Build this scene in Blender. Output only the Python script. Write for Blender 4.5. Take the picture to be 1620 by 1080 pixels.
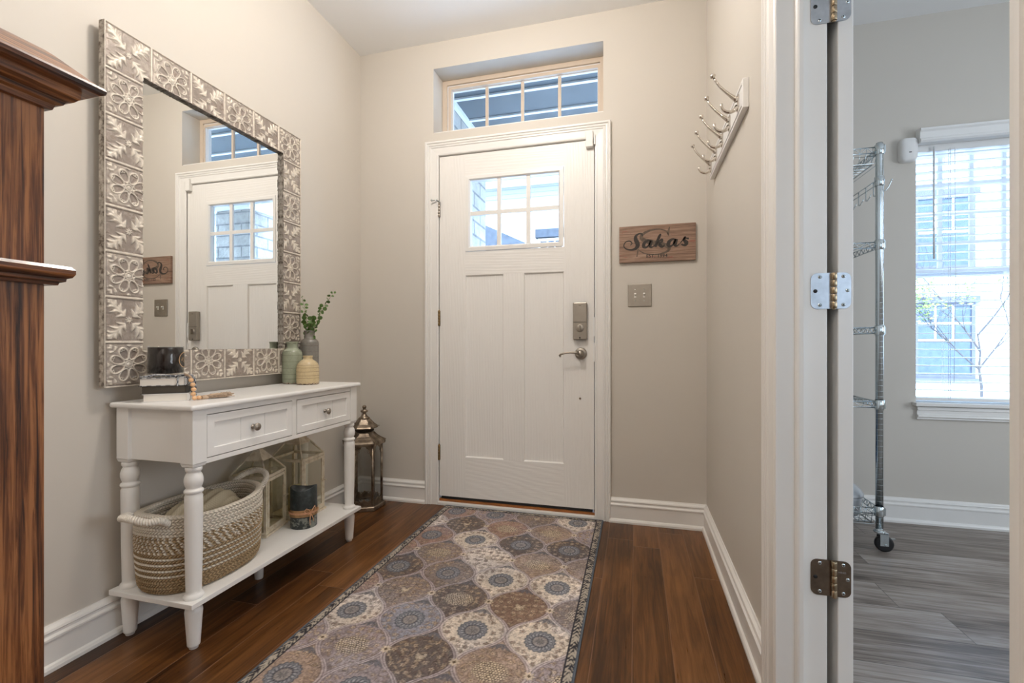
import bpy, bmesh, math, random
import numpy as np
from mathutils import Vector, Matrix
random.seed(7); np.random.seed(7)
PI = math.pi
for _o in list(bpy.data.objects): bpy.data.objects.remove(_o)
S = bpy.context.scene
COL = S.collection

# ------------------------------------------------------------------ camera
cam_d = bpy.data.cameras.new('camera'); cam = bpy.data.objects.new('camera', cam_d); COL.objects.link(cam)
cam_d.sensor_width = 36; cam_d.sensor_fit = 'HORIZONTAL'
cam_d.lens = 729.0*36/1620
cam_d.shift_y = 4/1620
cam_d.clip_start = 0.02; cam_d.clip_end = 200
cam.location = (0, -2.55, 0.957)
cam.rotation_euler = (PI/2, 0, math.radians(15))
S.camera = cam
# ------------------------------------------------------------------ colour management
S.view_settings.view_transform = 'Standard'; S.view_settings.look = 'None'
S.view_settings.exposure = 0.0; S.view_settings.gamma = 1; S.view_settings.use_curve_mapping = False
S.cycles.max_bounces = 10; S.cycles.diffuse_bounces = 6; S.cycles.glossy_bounces = 5
S.cycles.transparent_max_bounces = 16; S.cycles.sample_clamp_indirect = 6.0
S.cycles.caustics_reflective = False; S.cycles.caustics_refractive = False
# ------------------------------------------------------------------ world: bright, slightly cool daylight sky
W = bpy.data.worlds.new('sky'); S.world = W; W.use_nodes = True
_nt = W.node_tree; _bg = _nt.nodes['Background']
_tc = _nt.nodes.new('ShaderNodeTexCoord'); _sx = _nt.nodes.new('ShaderNodeSeparateXYZ')
_cr = _nt.nodes.new('ShaderNodeValToRGB')
_nt.links.new(_tc.outputs['Generated'], _sx.inputs[0]); _nt.links.new(_sx.outputs['Z'], _cr.inputs[0])
_cr.color_ramp.elements[0].color = (0.58, 0.77, 1.0, 1); _cr.color_ramp.elements[1].color = (0.42, 0.66, 1.0, 1)
_nt.links.new(_cr.outputs[0], _bg.inputs[0]); _bg.inputs[1].default_value = 11.0

def light(name, kind, loc, rot, energy, color, **kw):
    d = bpy.data.lights.new(name, kind); o = bpy.data.objects.new(name, d); COL.objects.link(o)
    o.location = loc; o.rotation_euler = rot; d.energy = energy; d.color = color
    for k, v in kw.items(): setattr(d, k, v)
    return o
# the sun stands behind this house and lights the fronts across the street
light('sun', 'SUN', (0, -10, 12), (math.radians(48), 0, math.radians(-24)), 19.0, (0.86, 0.92, 1.0), angle=0.02)
def portal(loc, rot, sx, sy):
    o = light('daylight_portal', 'AREA', loc, rot, 1, (1, 1, 1), shape='RECTANGLE', size=sx, size_y=sy)
    o.data.cycles.is_portal = True
    return o
portal((1.79, 0.60, 1.335), (-PI/2, 0, 0), 0.66, 1.4)       # study window
portal((-0.67, 0.22, 2.41), (-PI/2, 0, 0), 1.0, 0.4)        # transom
portal((-0.675, 0.08, 1.72), (-PI/2, 0, 0), 0.54, 0.4)      # door lite
WARM = (1.0, 0.915, 0.83)
# flush lamp over the entry; the ceiling lights behind the camera are added fill
light('entry_lamp_light', 'POINT', (-0.62, -1.15, 2.56), (0, 0, 0), 45, WARM, shadow_soft_size=0.11)
for _p in ((-0.70, -2.75), (-0.75, -4.3), (0.0, -3.5)):
    light('ceiling_fill_light', 'AREA', (_p[0], _p[1], 2.755), (0, 0, 0), 9, WARM, shape='DISK', size=0.14)
# added area lamp at the rear wall, warm fill from out of view
light('rear_fill_light', 'AREA', (-0.65, -5.92, 1.45), (PI/2, 0, 0), 5, (1.0, 0.93, 0.84), shape='RECTANGLE', size=1.9, size_y=2.0)
# study daylight: right lamp stands for an unseen window, front lamp is added
light('study_daylight_fill', 'AREA', (3.57, -1.6, 1.45), (0, PI/2, 0), 44, (0.84, 0.91, 1.0), shape='RECTANGLE', size=1.4, size_y=1.2)
light('study_daylight_fill', 'AREA', (1.75, -3.27, 1.45), (PI/2, 0, 0), 13, (0.56, 0.76, 1.0), shape='RECTANGLE', size=1.3, size_y=1.3)  # added cool fill for the jamb, with no known window behind it

# ================================================================== helpers
class G:
    """node graph helper"""
    def __init__(s, name):
        s.m = bpy.data.materials.new(name); s.m.use_nodes = True
        s.nt = s.m.node_tree; s.b = s.nt.nodes['Principled BSDF']; s.out = s.nt.nodes['Material Output']
    def n(s, t, **kw):
        x = s.nt.nodes.new('ShaderNode'+t)
        for k, v in kw.items(): setattr(x, k, v)
        return x
    def put(s, sock, v):
        if hasattr(v, 'is_output'): s.nt.links.new(v, sock)
        elif isinstance(v, (tuple, list)) and len(v) == 3 and sock.type == 'RGBA': sock.default_value = (*v, 1)
        else: sock.default_value = v
    def M(s, op, a, b=0.0, c=0.0):
        x = s.n('Math', operation=op); s.put(x.inputs[0], a); s.put(x.inputs[1], b); s.put(x.inputs[2], c); return x.outputs[0]
    def co(s, kind='Object'): return s.n('TexCoord').outputs[kind]
    def mapp(s, v, scale=(1, 1, 1), rot=(0, 0, 0), loc=(0, 0, 0)):
        x = s.n('Mapping'); s.put(x.inputs[0], v); x.inputs['Scale'].default_value = scale
        x.inputs['Rotation'].default_value = rot; x.inputs['Location'].default_value = loc; return x.outputs[0]
    def noise(s, v, scale, detail=4, rough=0.55, dist=0.0):
        x = s.n('TexNoise'); s.put(x.inputs['Vector'], v); x.inputs['Scale'].default_value = scale
        x.inputs['Detail'].default_value = detail; x.inputs['Roughness'].default_value = rough; x.inputs['Distortion'].default_value = dist
        return x.outputs['Fac']
    def ramp(s, f, *stops):
        x = s.n('ValToRGB'); s.put(x.inputs[0], f); e = x.color_ramp.elements
        while len(e) < len(stops): e.new(0.5)
        for i, (p, c) in enumerate(stops): e[i].position = p; e[i].color = (*c, 1)
        return x.outputs[0]
    def mix(s, f, a, b, mode='MIX'):
        x = s.n('Mix', data_type='RGBA', blend_type=mode); s.put(x.inputs[0], f); s.put(x.inputs[6], a); s.put(x.inputs[7], b); return x.outputs[2]
    def bump(s, h, strength=0.3, dist=0.002):
        x = s.n('Bump'); s.put(x.inputs['Height'], h); x.inputs['Strength'].default_value = strength; x.inputs['Distance'].default_value = dist
        s.nt.links.new(x.outputs[0], s.b.inputs['Normal'])
    def set(s, color=None, rough=0.5, metal=0.0, spec=0.5, **kw):
        if color is not None: s.put(s.b.inputs['Base Color'], color)
        s.put(s.b.inputs['Roughness'], rough); s.put(s.b.inputs['Metallic'], metal); s.b.inputs['Specular IOR Level'].default_value = spec
        for k, v in kw.items(): s.put(s.b.inputs[k.replace('_', ' ')], v)
        return s.m

def plain(name, c, rough=0.5, metal=0.0, spec=0.5, var=0.06, scale=9.0, bump=0.0, bscale=200, **kw):
    g = G(name); v = g.co()
    f = g.noise(v, scale, 3)
    lo = tuple(x*(1-var) for x in c); hi = tuple(min(1, x*(1+var)) for x in c)
    col = g.ramp(f, (0.3, lo), (0.7, hi))
    if bump: g.bump(g.noise(v, bscale, 2), bump, 0.001)
    return g.set(col, rough, metal, spec, **kw)

def link(o, parent=None):
    COL.objects.link(o)
    if parent is not None: o.parent = parent
    return o

def tag(o, label=None, cat=None, group=None, kind=None):
    if label: o['label'] = label
    if cat: o['category'] = cat
    if group: o['group'] = group
    if kind: o['kind'] = kind
    return o

def thing(name, loc, label, cat, group=None, rz=0.0):
    o = bpy.data.objects.new(name, None); COL.objects.link(o); o.location = loc; o.rotation_euler = (0, 0, rz)
    o.empty_display_size = 0.05
    return tag(o, label, cat, group)

class MB:
    """collects shapes into one mesh; coordinates are in the parent's frame unless origin is given"""
    def __init__(s): s.v = []; s.f = []; s.sm = []; s.mi = []; s.cur = 0
    def add(s, vs, fs, smooth=False):
        b = len(s.v); s.v += [tuple(p) for p in vs]; s.f += [tuple(b+i for i in f) for f in fs]
        s.sm += [smooth]*len(fs); s.mi += [s.cur]*len(fs); return s
    def box(s, x0, x1, y0, y1, z0, z1, M=None):
        x0, x1 = sorted((x0, x1)); y0, y1 = sorted((y0, y1)); z0, z1 = sorted((z0, z1))
        vs = [Vector(p) for p in ((x0,y0,z0),(x1,y0,z0),(x1,y1,z0),(x0,y1,z0),(x0,y0,z1),(x1,y0,z1),(x1,y1,z1),(x0,y1,z1))]
        if M is not None: vs = [M @ p for p in vs]
        return s.add(vs, [(3,2,1,0),(4,5,6,7),(0,1,5,4),(1,2,6,5),(2,3,7,6),(3,0,4,7)])
    def lathe(s, prof, c=(0, 0, 0), seg=32, axis='Z', sx=1.0, sy=1.0, rot=0.0, smooth=True, cap=True):
        vs = []; n = len(prof)
        for (r, h) in prof:
            for k in range(seg):
                a = 2*PI*k/seg+rot; x, y = r*math.cos(a)*sx, r*math.sin(a)*sy
                p = {'Z': (x, y, h), 'Y': (x, h, y), 'X': (h, x, y)}[axis]
                vs.append((c[0]+p[0], c[1]+p[1], c[2]+p[2]))
        fs = []
        for i in range(n-1):
            for k in range(seg):
                a, b = i*seg+k, i*seg+(k+1) % seg
                q = (a, b, b+seg, a+seg)
                fs.append(q if axis != 'Y' else q[::-1])
        s.add(vs, fs, smooth)
        if cap:
            b = len(s.v)-len(vs)
            for i, flip in ((0, True), (n-1, False)):
                if prof[i][0] > 1e-6:
                    ring = [b+i*seg+k for k in range(seg)]
                    if flip != (axis == 'Y'): ring = ring[::-1]
                    s.f.append(tuple(ring)); s.sm.append(False); s.mi.append(s.cur)
        return s
    def tube(s, pts, r, seg=10, closed=False, cap=True, flat=None):
        pts = [Vector(p) for p in pts]; n = len(pts); R = r if hasattr(r, '__len__') else [r]*n
        vs = []; up = None
        for i, p in enumerate(pts):
            if closed: t = pts[(i+1) % n]-pts[i-1]
            else: t = pts[min(i+1, n-1)]-pts[max(i-1, 0)]
            t.normalize()
            if up is None:
                up = Vector((0, 0, 1)) if abs(t.z) < 0.9 else Vector((1, 0, 0))
            a = up-t*up.dot(t)
            if a.length < 1e-5: a = t.orthogonal()
            a.normalize(); b = t.cross(a); up = a
            for k in range(seg):
                an = 2*PI*k/seg; ca, sa = math.cos(an), math.sin(an)
                if flat: sa *= flat
                vs.append(p+(a*ca+b*sa)*R[i])
        fs = []
        for i in range(n if closed else n-1):
            for k in range(seg):
                j = (i+1) % n
                fs.append((i*seg+k, i*seg+(k+1) % seg, j*seg+(k+1) % seg, j*seg+k))
        s.add(vs, fs, True)
        if cap and not closed:
            b = len(s.v)-len(vs)
            s.f.append(tuple(b+k for k in range(seg))[::-1]); s.f.append(tuple(b+(n-1)*seg+k for k in range(seg)))
            s.sm += [False, False]; s.mi += [s.cur]*2
        return s
    def prism(s, poly, h0, h1, axis='Z', M=None):
        """poly of 2D points extruded along axis from h0 to h1"""
        n = len(poly)
        def P(a, b, h): return {'Z': (a, b, h), 'Y': (a, h, b), 'X': (h, a, b)}[axis]
        vs = [Vector(P(a, b, h0)) for a, b in poly]+[Vector(P(a, b, h1)) for a, b in poly]
        if M is not None: vs = [M @ p for p in vs]
        return s.add(vs, [tuple(range(n))[::-1], tuple(range(n, 2*n))]+[(i, (i+1) % n, n+(i+1) % n, n+i) for i in range(n)])
    def mold(s, path, prof, fn, closed=False, side=1):
        """profile (w, d) swept with mitres along a 2D path; w goes to the left of the path (side=1), fn(a, b, d) gives 3D"""
        n = len(path); rows = []
        for i in range(n):
            p = Vector(path[i])
            def nrm(a, b):
                t = (Vector(b)-Vector(a)).normalized(); return Vector((-t.y, t.x))*side
            ns = []
            if closed or i > 0: ns.append(nrm(path[i-1], path[i]))
            if closed or i < n-1: ns.append(nrm(path[i], path[(i+1) % n]))
            m = ns[0] if len(ns) == 1 else (ns[0]+ns[1])/(1+ns[0].dot(ns[1]))
            rows.append([fn(p.x+m.x*w, p.y+m.y*w, d) for w, d in prof])
        k = len(prof); vs = [q for r in rows for q in r]; fs = []
        for i in range(n if closed else n-1):
            j = (i+1) % n
            for q in range(k-1): fs.append((i*k+q, i*k+q+1, j*k+q+1, j*k+q))
        if not closed:
            fs.append(tuple(range(k))); fs.append(tuple((n-1)*k+q for q in range(k))[::-1])
        return s.add(vs, fs)
    def sphere(s, c, r, seg=16, rings=10, sx=1, sy=1, sz=1):
        return s.lathe([(max(r*math.sin(PI*i/rings), 1e-7), -r*math.cos(PI*i/rings)*sz) for i in range(rings+1)], c, seg, sx=sx, sy=sy, cap=False)
    def build(s, name, mat, parent=None, bevel=0.0, bseg=2, recalc=True, M=None):
        me = bpy.data.meshes.new(name)
        vs = s.v if M is None else [tuple(M @ Vector(p)) for p in s.v]
        me.from_pydata(vs, [], s.f)
        for m in (mat if isinstance(mat, (list, tuple)) else [mat]): me.materials.append(m)
        me.polygons.foreach_set('material_index', s.mi); me.polygons.foreach_set('use_smooth', s.sm)
        if recalc:
            bm = bmesh.new(); bm.from_mesh(me); bmesh.ops.recalc_face_normals(bm, faces=bm.faces); bm.to_mesh(me); bm.free()
        me.update()
        o = link(bpy.data.objects.new(name, me), parent)
        if bevel:
            b = o.modifiers.new('bevel', 'BEVEL'); b.width = bevel; b.segments = bseg; b.limit_method = 'ANGLE'; b.angle_limit = math.radians(35)
            b.harden_normals = False
        return o

def grid_mesh(name, P, colors, mat, parent=None, mask=None, smooth=True, wrap=False):
    """mesh of a (h, w, 3) point grid with a colour attribute"""
    h, w = P.shape[:2]
    idx = np.arange(h*w).reshape(h, w)
    if wrap: idx = np.concatenate([idx, idx[:, :1]], 1)
    q = np.stack([idx[:-1, :-1], idx[:-1, 1:], idx[1:, 1:], idx[1:, :-1]], -1)
    if mask is not None: q = q[mask]
    q = q.reshape(-1, 4)
    used = np.unique(q); re = np.full(h*w, -1); re[used] = np.arange(len(used)); q = re[q]
    pts = P.reshape(-1, 3)[used]; cols = np.concatenate([colors.reshape(-1, 3)[used], np.ones((len(used), 1))], 1)
    me = bpy.data.meshes.new(name); me.vertices.add(len(pts)); me.vertices.foreach_set('co', pts.astype(np.float32).ravel())
    me.loops.add(q.size); me.loops.foreach_set('vertex_index', q.astype(np.int32).ravel())
    me.polygons.add(len(q)); me.polygons.foreach_set('loop_start', np.arange(0, q.size, 4, dtype=np.int32))
    me.update(calc_edges=True); me.validate()
    me.polygons.foreach_set('use_smooth', np.full(len(me.polygons), smooth))
    a = me.color_attributes.new('tint', 'FLOAT_COLOR', 'POINT'); a.data.foreach_set('color', cols.astype(np.float32).ravel())
    me.materials.append(mat); me.update()
    return link(bpy.data.objects.new(name, me), parent)

def vnoise(x, y, seed=0):
    r = np.random.RandomState(seed).rand(256, 256)
    xi = np.floor(x).astype(int); yi = np.floor(y).astype(int); fx = x-xi; fy = y-yi
    fx = fx*fx*(3-2*fx); fy = fy*fy*(3-2*fy)
    g = lambda a, b: r[b % 256, a % 256]
    return (g(xi, yi)*(1-fx)+g(xi+1, yi)*fx)*(1-fy)+(g(xi, yi+1)*(1-fx)+g(xi+1, yi+1)*fx)*fy
def fnoise(x, y, seed=0, o=4):
    return sum(vnoise(x*2**k, y*2**k, seed+k)*0.5**k for k in range(o))/sum(0.5**k for k in range(o))
def sstep(a, b, x):
    t = np.clip((x-a)/(b-a), 0, 1); return t*t*(3-2*t)

# ================================================================== materials
def paint(name, c, rough=0.55):
    g = G(name); v = g.co()
    g.bump(g.noise(v, 260, 3, 0.6), 0.12, 0.0006)
    f = g.noise(v, 1.3, 3)
    return g.set(g.ramp(f, (0.3, tuple(x*0.985 for x in c)), (0.7, tuple(min(1, x*1.015) for x in c))), rough, 0, 0.35)
M_WALL = paint('greige_wall_paint', (0.60, 0.565, 0.51))
M_CEIL = paint('white_ceiling_paint', (0.86, 0.87, 0.88), 0.7)
M_TRIM = plain('white_trim_paint', (0.80, 0.79, 0.765), 0.32, var=0.015, scale=4)
M_FURN = plain('white_furniture_lacquer', (0.84, 0.84, 0.83), 0.35, var=0.015, scale=5, bump=0.05, bscale=90)
M_ALMOND = plain('almond_window_vinyl', (0.62, 0.52, 0.42), 0.4, var=0.02)
M_WHITEV = plain('white_window_vinyl', (0.80, 0.82, 0.84), 0.35, var=0.02)
M_NICKEL = plain('satin_nickel', (0.38, 0.345, 0.30), 0.42, 1.0, var=0.05, scale=30)
M_CHROME = plain('zinc_plated_wire', (0.62, 0.68, 0.70), 0.18, 1.0, var=0.05)
M_STEEL = plain('hinge_steel', (0.50, 0.51, 0.53), 0.36, 1.0, var=0.12, scale=40)
M_BRONZE = plain('aged_bronze_hinge', (0.20, 0.15, 0.11), 0.4, 1.0, var=0.2, scale=40)
M_BLACK = plain('black_rubber', (0.012, 0.012, 0.013), 0.5, var=0.1)
M_DARK = plain('dark_gap', (0.02, 0.017, 0.015), 0.8, var=0.1)
M_PLASTIC = plain('white_plastic', (0.80, 0.80, 0.79), 0.4, var=0.01)

def floor_boards(name, along, w, ln, phase, cols, rough, grain=(46, 2.4), seam=0.0024, bumps=0.5, seamc=(0.20, 0.105, 0.06), tone=0.20):  # default seam colour is lighter, painting in reflections off the board bevels
    g = G(name); sp = g.n('SeparateXYZ'); g.put(sp.inputs[0], g.co())
    X, Y = (sp.outputs[0], sp.outputs[1]) if along == 'Y' else (sp.outputs[1], sp.outputs[0])
    u = g.M('DIVIDE', g.M('ADD', X, phase), w); cu = g.M('FLOOR', u); fu = g.M('FRACT', u)
    wn = g.n('TexWhiteNoise', noise_dimensions='1D'); g.put(wn.inputs['W'], cu)
    t = g.M('ADD', g.M('DIVIDE', Y, ln), g.M('MULTIPLY', wn.outputs['Value'], 7.3)); ct = g.M('FLOOR', t); ft = g.M('FRACT', t)
    cb = g.n('CombineXYZ'); g.put(cb.inputs[0], cu); g.put(cb.inputs[1], ct)
    w2 = g.n('TexWhiteNoise', noise_dimensions='2D'); g.put(w2.inputs['Vector'], cb.outputs[0]); rnd = w2.outputs['Value']
    off = g.M('MULTIPLY', rnd, 37.0)
    def vec(a, b):
        c = g.n('CombineXYZ'); g.put(c.inputs[0], g.M('ADD', g.M('MULTIPLY', X, a), off)); g.put(c.inputs[1], g.M('ADD', g.M('MULTIPLY', Y, b), off)); g.put(c.inputs[2], off); return c.outputs[0]
    n1 = g.noise(vec(*grain), 1.0, 6, 0.62, 1.2)
    n2 = g.noise(vec(grain[0]*4.5, grain[1]*3.0), 1.0, 4, 0.6, 0.3)
    n3 = g.noise(vec(5, 1.6), 1.0, 3, 0.5, 0.6)
    f = g.M('ADD', g.M('ADD', g.M('MULTIPLY', n1, 0.50), g.M('MULTIPLY', n2, 0.18)), g.M('ADD', g.M('MULTIPLY', n3, 0.40), g.M('MULTIPLY', g.M('SUBTRACT', rnd, 0.5), tone)))
    col = g.ramp(f, *cols)
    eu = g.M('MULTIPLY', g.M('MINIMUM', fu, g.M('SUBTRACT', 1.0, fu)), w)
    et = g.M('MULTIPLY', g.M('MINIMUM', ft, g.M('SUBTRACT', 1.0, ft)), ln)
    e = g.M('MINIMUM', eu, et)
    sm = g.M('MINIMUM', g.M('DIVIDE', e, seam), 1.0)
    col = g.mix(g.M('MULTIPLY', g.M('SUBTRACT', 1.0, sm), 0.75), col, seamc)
    h = g.M('ADD', g.M('MULTIPLY', sm, 0.9), g.M('MULTIPLY', n1, 0.55))
    g.bump(h, bumps, 0.0012)
    r = g.M('ADD', rough, g.M('MULTIPLY', n2, 0.12))
    return g.set(col, r, 0, 0.32)
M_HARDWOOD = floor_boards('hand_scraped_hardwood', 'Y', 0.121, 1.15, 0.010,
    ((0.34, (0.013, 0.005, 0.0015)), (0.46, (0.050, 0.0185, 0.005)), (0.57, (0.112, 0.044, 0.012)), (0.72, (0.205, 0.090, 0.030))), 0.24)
M_GREYWOOD = floor_boards('grey_vinyl_planks', 'X', 0.18, 1.22, 0.03,
    ((0.35, (0.05, 0.037, 0.030)), (0.45, (0.15, 0.122, 0.103)), (0.55, (0.28, 0.24, 0.21)), (0.67, (0.42, 0.38, 0.35))), 0.30, grain=(38, 2.0), bumps=0.25, seamc=(0.05, 0.045, 0.04), tone=0.07)

def door_grain(name, horizontal):
    """white moulded door skin with embossed wood grain"""
    g = G(name); v = g.co()
    s = (4, 1, 160) if horizontal else (130, 1, 4)
    vv = g.mapp(v, s); n = g.noise(vv, 1.0, 5, 0.6, 0.8)
    wv = g.n('TexWave', wave_type='RINGS', rings_direction='Y'); g.put(wv.inputs['Vector'], g.mapp(v, (9, 1, 1.1) if not horizontal else (1.1, 1, 9), loc=(3.1, 0, 0.7)))
    wv.inputs['Scale'].default_value = 2.2; wv.inputs['Distortion'].default_value = 6; wv.inputs['Detail'].default_value = 3
    g.bump(g.M('ADD', g.M('MULTIPLY', n, 0.9), g.M('MULTIPLY', wv.outputs['Fac'], 0.35)), 0.7, 0.0016)
    return g.set((0.82, 0.805, 0.775), 0.36, 0, 0.45)
M_DOORV = door_grain('white_door_skin_upright_grain', False)
M_DOORH = door_grain('white_door_skin_level_grain', True)

def glass_mat(name, tint=(0.97, 0.985, 1.0), refl=1.0):
    g = G(name); g.nt.nodes.remove(g.b)
    tr = g.n('BsdfTransparent'); tr.inputs[0].default_value = (*tint, 1)
    gl = g.n('BsdfGlossy'); gl.inputs['Roughness'].default_value = 0.02
    fr = g.n('LayerWeight'); fr.inputs[0].default_value = 0.5
    mx = g.n('MixShader'); g.put(mx.inputs[0], g.M('MULTIPLY', g.M('ADD', 0.035, g.M('MULTIPLY', g.M('POWER', fr.outputs['Facing'], 4.0), 0.6)), refl)); g.nt.links.new(tr.outputs[0], mx.inputs[1]); g.nt.links.new(gl.outputs[0], mx.inputs[2])
    g.nt.links.new(mx.outputs[0], g.out.inputs[0]); return g.m
M_GLASS = glass_mat('window_glass', refl=0.8)
M_LANTGLASS = glass_mat('lantern_glass', (0.975, 0.975, 0.92), 1.0)
M_CLEARG = glass_mat('clear_glass', (0.975, 0.98, 0.97), 1.0)
M_MIRROR = G('mirror_silver').set((0.90, 0.91, 0.90), 0.0, 1.0)

def oak(name, axis='Z'):
    g = G(name); v = g.co()
    sc = {'Z': (190, 190, 6.0), 'Y': (150, 5.0, 150), 'X': (5.0, 150, 150)}[axis]
    sc2 = tuple(x*0.28 for x in sc)
    n = g.noise(g.mapp(v, sc), 1.0, 6, 0.65, 0.6); n2 = g.noise(g.mapp(v, sc2), 1.0, 3, 0.5, 1.0)
    f = g.M('ADD', g.M('MULTIPLY', n, 0.65), g.M('MULTIPLY', n2, 0.4))
    g.bump(f, 0.25, 0.001)
    return g.set(g.ramp(f, (0.42, (0.028, 0.009, 0.004)), (0.51, (0.17, 0.058, 0.018)), (0.62, (0.42, 0.175, 0.062))), 0.34, 0, 0.5, Coat_Weight=0.5, Coat_Roughness=0.12)
M_OAKV = oak('dark_stained_oak_upright'); M_OAKH = oak('dark_stained_oak_level', 'Y')

def tinted(name, rough=0.7, metal=0.0, spec=0.4, nscale=600, bump=0.2, sheen=0.0):
    g = G(name); a = g.n('VertexColor'); a.layer_name = 'tint'
    n = g.noise(g.co(), nscale, 3)
    col = g.mix(1.0, a.outputs[0], g.ramp(n, (0.3, (0.80, 0.80, 0.80)), (0.7, (1, 1, 1))), 'MULTIPLY')
    g.bump(n, bump, 0.0008)
    return g.set(col, rough, metal, spec)
M_RUG = tinted('printed_rug_pile', 0.95, nscale=520, bump=0.7, spec=0.15)
M_RELIEF = tinted('whitewashed_pressed_tin', 0.42, 0.15, nscale=420, bump=0.25)
M_WEAVE = tinted('woven_seagrass_and_cotton', 0.85, nscale=900, bump=0.3, spec=0.2)

# ================================================================== the room shell
def struct(name, mb, mat, parent=None, **kw):
    o = mb.build(name, mat, parent, **kw)
    if parent is None: o['kind'] = 'structure'
    return o
XL, XR, XR2 = -1.668, 0.354, 0.4610          # left wall, right wall faces
HC, HS = 2.765, 2.712                        # ceiling heights: hall, study
YB, YS, YF = 0.0, 0.393, -5.95               # door wall, study window wall, rear wall of the hall

m = MB()                                     # wall with the entry door and the transom
T = 0.20
for b in ((XL-0.15, -1.152, 0, HC), (-1.152, -1.172+0.98, 2.092, 2.22), (-1.172, -0.169, 2.606, HC)):
    pass
m.box(XL-0.15, -1.172, YB, YB+T, -0.1, 3.0)
m.box(-0.169, XR+0.06, YB, YB+T, -0.1, 3.0)
m.box(-1.172, -0.169, YB, YB+T, 2.606, 3.0)
m.box(-1.172, -0.169, YB, YB+T, 2.092, 2.22)
m.box(-1.172, -1.152, YB, YB+T, -0.1, 2.092); m.box(-0.199, -0.169, YB, YB+T, -0.1, 2.092)
struct('wall_back', m, M_WALL)
struct('wall_left', MB().box(XL-0.15, XL, YF, YB, -0.1, 3.0), M_WALL)
m = MB()
m.box(XR, XR2, -1.225, YS+0.1, -0.1, 3.0); m.box(XR, XR2, YF, -2.015, -0.1, 3.0); m.box(XR, XR2, -2.015, -1.225, 2.055, 3.0)
struct('wall_right', m, M_WALL)
struct('wall_front', MB().box(XL-0.15, XR2, YF-0.15, YF, -0.1, 3.0), M_WALL)
struct('ceiling', MB().box(XL, XR, YF, YB, HC, HC+0.1), M_CEIL)
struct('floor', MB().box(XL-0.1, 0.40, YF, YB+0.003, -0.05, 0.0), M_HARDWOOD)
# the study beyond the open door
WX0, WX1, WZ0, WZ1 = 1.45, 2.088, 0.632, 2.03
m = MB()
m.box(XR2, WX0, YS, YS+0.22, -0.1, 3.0); m.box(WX1, 3.75, YS, YS+0.22, -0.1, 3.0); m.box(WX0, WX1, YS, YS+0.22, -0.1, WZ0); m.box(WX0, WX1, YS, YS+0.22, WZ1, 3.0)
struct('wall_study_back', m, M_WALL)
struct('wall_study_right', MB().box(3.6, 3.75, -3.3, YS, -0.1, 3.0), M_WALL)
struct('wall_study_front', MB().box(XR2, 3.75, -3.45, -3.3, -0.1, 3.0), M_WALL)
struct('ceiling_study', MB().box(XR2, 3.6, -3.3, YS, HS, HS+0.1), M_CEIL)
struct('floor_study', MB().box(0.40, 3.6, -3.3, YS, -0.05, 0.0), M_GREYWOOD)

# baseboards
BB = [(0, 0), (0.025, 0), (0.025, 0.010), (0.021, 0.018), (0.015, 0.022), (0.015, 0.088), (0.019, 0.091), (0.019, 0.097), (0.013, 0.103),
      (0.012, 0.110), (0.016, 0.114), (0.014, 0.120), (0.006, 0.127), (0.004, 0.131), (0, 0.131)]
def base(name, path, side):
    struct(name, MB().mold(path, BB, lambda a, b, d: (a, b, d), side=side), M_TRIM)
base('baseboard_left', [(XL, YF), (XL, YB), (-1.218, YB)], -1)
base('baseboard_back', [(-0.135, YB), (XR, YB)], -1)
base('baseboard_right', [(XR, YB), (XR, -1.139)], -1)
base('baseboard_study', [(XR2, YS), (3.6, YS)], -1)
base('baseboard_front', [(XR, -2.11), (XR, YF), (XL, YF)], -1)

CAS = [(0, -0.004), (0, 0.008), (0.004, 0.011), (0.012, 0.012), (0.014, 0.010), (0.044, 0.012), (0.048, 0.016), (0.054, 0.016), (0.057, 0.012), (0.060, 0.017), (0.067, 0.018), (0.070, 0.015), (0.074, 0.021), (0.081, 0.021), (0.085, 0.018), (0.085, 0)]
# entry door casing and jamb
DX0, DX1, DZ = -1.131, -0.218, 2.073
m = MB().mold([(DX0-0.004, 0), (DX0-0.004, DZ+0.006), (DX1+0.004, DZ+0.006), (DX1+0.004, 0)], CAS, lambda a, b, d: (a, -d, b), side=1)
struct('trim_1', m, M_TRIM)
m = MB().box(-1.152, DX0-0.004, 0, T, 0, 2.092).box(DX1+0.004, -0.199, 0, T, 0, 2.092).box(DX0-0.004, DX1+0.004, 0, T, DZ+0.004, 2.092)
m.box(DX0-0.004, DX0+0.008, 0.052, 0.075, 0, DZ).box(DX1-0.008, DX1+0.004, 0.052, 0.075, 0, DZ).box(DX0, DX1, 0.052, 0.075, DZ-0.008, DZ+0.004)
struct('trim_2', m, M_TRIM)
# threshold: white strip, stained sill, black strip for the shaded gap
thr = struct('trim_3', MB().box(DX0-0.004, DX1+0.004, -0.020, 0.004, 0, 0.021), M_TRIM, bevel=0.004)
M_SILLW = plain('orange_stained_sill', (0.30, 0.105, 0.022), 0.4, var=0.2, scale=20)
struct('threshold', MB().box(DX0-0.003, DX1+0.003, 0.004, 0.20, 0, 0.034), M_SILLW)['kind'] = 'structure'

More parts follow.
